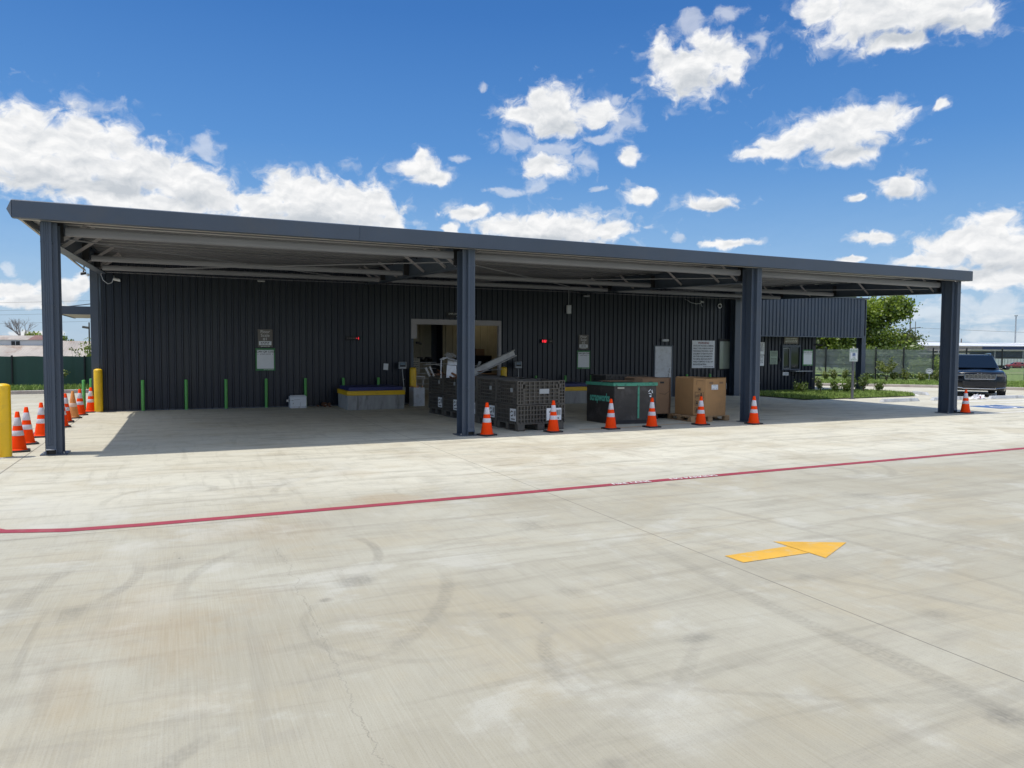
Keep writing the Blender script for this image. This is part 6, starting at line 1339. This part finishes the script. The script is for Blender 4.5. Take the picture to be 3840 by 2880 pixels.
for x in (-20.4, -15.2, -10.0, -4.75, -2.0, 0.8):
    MB().tube([(x, 23.34, 0), (x, 23.34, 1.47)], 0.04, 8).build('post', M['fenceblack'], gf)
mb = MB(); n = 130
for i in range(n + 1):
    x = -24 + 26.0 * i / n; y = 23.40 + 0.012 * math.sin(i * 1.7) + 0.01 * math.sin(i * 0.53); mb.v += [(x, y, 0.05), (x, y, 1.43 + 0.012 * math.sin(i * 0.9))]
for i in range(n): mb.f.append((2 * i, 2 * i + 2, 2 * i + 3, 2 * i + 1))
mb.build('screen_fabric', M['fencegreen'], gf, fix=False)

# ================================================================== PARKING SIGN, ROUND SIGN
t = thing('parking_sign', 'white reserved parking sign with blue wheelchair symbol on a grey post', 'sign', (25.72, 5.72, 0), R(-20))
mb = MB(); mb.box(-0.042, -0.059, 0.0, 0.042, 0.0, 1.5); mb.box(-0.10, -0.10, 0, 0.10, 0.05, 0.015); mb.build('post', M['zed'], t, bevel=0.006)
p = MB().box(-0.165, -0.075, 1.46, 0.165, -0.06, 1.95).build('plate', M['white'], t, bevel=0.02)
mb = MB(); mb.box(-0.15, -0.0765, 1.475, 0.15, -0.0752, 1.483); mb.box(-0.15, -0.0765, 1.927, 0.15, -0.0752, 1.935); mb.box(-0.15, -0.0765, 1.484, -0.142, -0.0752, 1.926); mb.box(0.142, -0.0765, 1.484, 0.15, -0.0752, 1.926)
for s, z, h in (('RESERVED', 1.885, 0.062), ('PARKING', 1.825, 0.062), ('VAN', 1.615, 0.03), ('ACCESSIBLE', 1.585, 0.03)): text_into(mb, s, h, wallm(0, -0.077, z), bold=0.02)
lines(mb, -0.12, 0.12, (1.545, 1.515), -0.077, 0.012); mb.build('lettering', M['signgreen'], p)
b = MB().box(-0.055, -0.0775, 1.66, 0.055, -0.0752, 1.78).build('symbol_field', M['bluemark'], p)
mb = MB(); mb.tube([(0.028 * math.cos(R(a)) - 0.003, -0.079, 1.695 + 0.028 * math.sin(R(a))) for a in range(150, 390, 30)], 0.004, 5); mb.tube([(-0.008, -0.079, 1.745), (-0.004, -0.079, 1.705), (0.022, -0.079, 1.705), (0.034, -0.079, 1.675)], 0.005, 5); mb.lathe([(0.009, -0.009), (0.009, 0.0)], 8, (-0.01, -0.079, 1.765)); mb.build('wheelchair_symbol', M['white'], b)
t = thing('round_sign', 'small round white sign on a short post by the black fence', 'sign', (42.0, 14.35, 0.1), R(-55))
MB().box(-0.02, -0.02, 0, 0.02, 0.02, 0.62).build('post', M['galv'], t)
mb = MB(); mb.prism([(0.18 * math.cos(R(a)), 0.18 * math.sin(R(a))) for a in range(0, 360, 20)], lambda a, c: (a, -0.03, 0.6 + c), lambda a, c: (a, -0.021, 0.6 + c)); d = mb.build('disc', M['white'], t)
mb = MB(); mb.tube([(0.145 * math.cos(R(a)), -0.031, 0.6 + 0.145 * math.sin(R(a))) for a in range(0, 361, 20)], 0.012, 5); mb.box(-0.09, -0.034, 0.585, 0.09, -0.0305, 0.615); mb.build('ring_print', M['signgrey'], d)

# ================================================================== FAR BACKGROUND
wh = thing('warehouse', 'long low warehouse with white roof and shaded loading docks far right', 'building')
A, B = Vector((185.0, 166.6, 0)), Vector((340.0, 96.5, 0)); wdv = (B - A).normalized(); wn = Vector((-wdv.y, wdv.x, 0))
def slab(u0, u1, z0, z1, d0, d1):
    vs = []
    for z in (z0, z1):
        for (u, d) in ((u0, d0), (u1, d0), (u1, d1), (u0, d1)): p = A + wdv * u + wn * d; vs.append((p.x, p.y, z))
    return MB().add(vs, [(0, 3, 2, 1), (4, 5, 6, 7), (0, 1, 5, 4), (1, 2, 6, 5), (2, 3, 7, 6), (3, 0, 4, 7)])
L_ = (B - A).length
slab(0, L_, -4, 3.9, 0, 30).build('wall', M['greywall'], wh)
slab(0, 62, 2.0, 3.88, -0.15, -0.01).build('upper_wall', M['tanwall'], wh); slab(62.1, L_, 2.4, 3.88, -0.15, -0.01).build('upper_wall', M['bluewall'], wh)
mb = MB(); vs = []
for (d, z) in ((-1.2, 3.92), (15, 5.1), (31, 3.92), (31, 3.7), (-1.2, 3.7)):
    for u in (0, L_): p = A + wdv * u + wn * d; vs.append((p.x, p.y, z))
mb.add(vs, [(0, 1, 3, 2), (2, 3, 5, 4), (4, 5, 7, 6), (8, 9, 1, 0), (0, 2, 4, 6, 8), (9, 7, 5, 3, 1)]); mb.build('roof', M['whiteroof'], wh)
for (u0, u1, z, d) in ((20, 50, 0.95, -6), (44, 62, 2.1, -5), (54, 125, 2.2, -7), (36, 53, 1.1, -8)): slab(u0, u1, z, z + 0.45, d, -0.2).build('dock_canopy', M['beige'], wh)
slab(0, L_, 0.2, 1.9, -0.12, -0.02).build('blue_band', M['bluewall'], wh)
for u in range(8, 150, 9):
    p = A + wdv * u + wn * -6.5; MB().tube([(p.x, p.y, -4), (p.x, p.y, 2.2)], 0.15, 6).build('dock_post', M['galv'], wh)
def trailer(c, lab):
    t = thing('box_trailer', lab, 'trailer', (c[0], c[1], drop(c[0], c[1])), math.atan2(wdv.y, wdv.x), 'white trailers by the warehouse')
    mb = MB(); mb.box(-6, -1.3, 0.9, 6, 1.3, 3.0); mb.build('box', M['whitecar'], t)
    mb = MB()
    for k in range(12): mb.box(-5.8 + k, -1.33, 0.95, -5.65 + k, -1.301, 2.95)
    mb.build('rib', M['galv'], t)
    mb = MB(); mb.box(3, -1.1, 0, 5, 1.1, 0.89); mb.build('wheels', M['rubber'], t)
trailer((241, 133.5), 'left white box trailer parked behind the red SUV'); trailer((254, 127.5), 'right white box trailer at the right edge of the view')
rd = [(96, 68), (106, 62), (118, 50), (130, 36), (142, 20)]
mb = MB()
for (x, y) in rd: mb.v += [(x, y, drop(x, y) + 0.06), (x + 5, y + 4, drop(x + 5, y + 4) + 0.06)]
for i in range(len(rd) - 1): mb.f.append((2 * i, 2 * i + 2, 2 * i + 3, 2 * i + 1))
tag(mb.build('road', M['kerb'], fix=False), kind='structure')
def upole(x, y, h, lab, arms=(), r=0.14):
    t = thing('utility_pole', lab, 'utility pole', (x, y, -3 if x > 60 else 0), 0, 'utility poles')
    MB().tube([(0, 0, 0), (0, 0, h + (3 if x > 60 else 0))], r, 8, r * 0.6).build('pole', M['pole'], t)
    for (z, l, s) in arms: MB().beam((0, 0, z + (3 if x > 60 else 0)), (l * 0.91, -l * 0.41, z + s + (3 if x > 60 else 0)), 0.12, 0.12).build('arm', M['pole'], t)
upole(111.14, 68.23, 8.54, 'tallest utility pole just right of the green tree with two side arms', ((5.6, 1.7, 0.25), (3.4, 1.7, 0.15)))
upole(139.32, 88.45, 8.03, 'thin utility pole right of the taller one behind the green tree', (), 0.10)
upole(256, 158, 6.6, 'short pole poking above the warehouse roof', (), 0.3)
upole(-2.60, 31.4, 3.2, 'dark pole seen below the awning at the left corner of the building', ((2.9, -0.35, 0.05),), 0.06)
t = thing('radio_mast', 'thin radio mast far behind the warehouse at right', 'mast', (272.6, 149.5, -4))
MB().tube([(0, 0, 0), (0, 0, 19)], 0.28, 6, 0.2).build('mast', M['galv'], t); MB().tube([(0, 0, 18.6), (0, 0, 19.0)], 0.5, 6).build('antenna', M['galv'], t)
def wires(lab, pairs, r):
    for i, (a, b) in enumerate(pairs):
        a, b = Vector(a), Vector(b); pts = [a.lerp(b, k / 12) - Vector((0, 0, (b - a).length * 0.008 * 4 * (k / 12) * (1 - k / 12))) for k in range(13)]
        tag(MB().tube(pts, r, 5).build('power_line', M['pole']), lab % order[i], 'power line', 'power lines')
wires('%s power line from the top crossing the sky left of the building', [((-30, 98.6, 7.1), (6, 83, 8.4)), ((-30, 98.5, 6.1), (6, 83, 7.5)), ((-30, 98.5, 5.6), (6, 83, 6.9)), ((-30, 98.4, 4.5), (6, 83, 5.9))], 0.013)
wires('%s power line from the top behind the far right post', [((111, 68, 5.8), (190, 30, 4.6)), ((111, 68, 3.6), (190, 30, 3.6))], 0.02)
sh = thing('old_shed', 'old shed with rust streaked tin roofs and a small window at far left', 'building')
mb = MB(); mb.box(-20, 60.3, 0, 4, 78, 0.98); mb.build('lower_wall', M['palewall'], sh)
def corr(x0, x1, y0, z0, y1, z1, m, name):
    mb = MB(); n = int((x1 - x0) / 0.11)
    for i in range(n + 1):
        x = x0 + (x1 - x0) * i / n; o = 0.02 * (i % 2); mb.v += [(x, y0, z0 + o), (x, y1, z1 + o)]
    for i in range(n): mb.f.append((2 * i, 2 * i + 2, 2 * i + 3, 2 * i + 1))
    return mb.build(name, m, sh, fix=False)
corr(-20, -9.2, 60, 1.0, 66, 1.97, M['tin'], 'lower_roof'); corr(-9.2, 4, 60, 1.0, 66, 2.42, M['tin'], 'ridge_roof'); corr(-9.2, 4, 66.0, 2.42, 78, 1.0, M['tin'], 'back_roof')
MB().box(-20, 66.02, 1.9, -9.25, 66.12, 2.50).build('clerestory_wall', M['palewall'], sh)
corr(-20, -11.1, 65.9, 2.49, 70, 2.93, M['tin'], 'upper_roof'); corr(-11.1, -9.2, 65.9, 2.49, 70, 2.98, M['tinred'], 'upper_roof')
wn_ = MB().box(-12.36, 65.96, 2.0, -11.7, 66.015, 2.36).build('window', M['ink'], sh)
mb = MB(); mb.box(-12.05, 65.93, 2.0, -12.01, 65.955, 2.36); mb.build('muntin', M['palewall'], wn_)
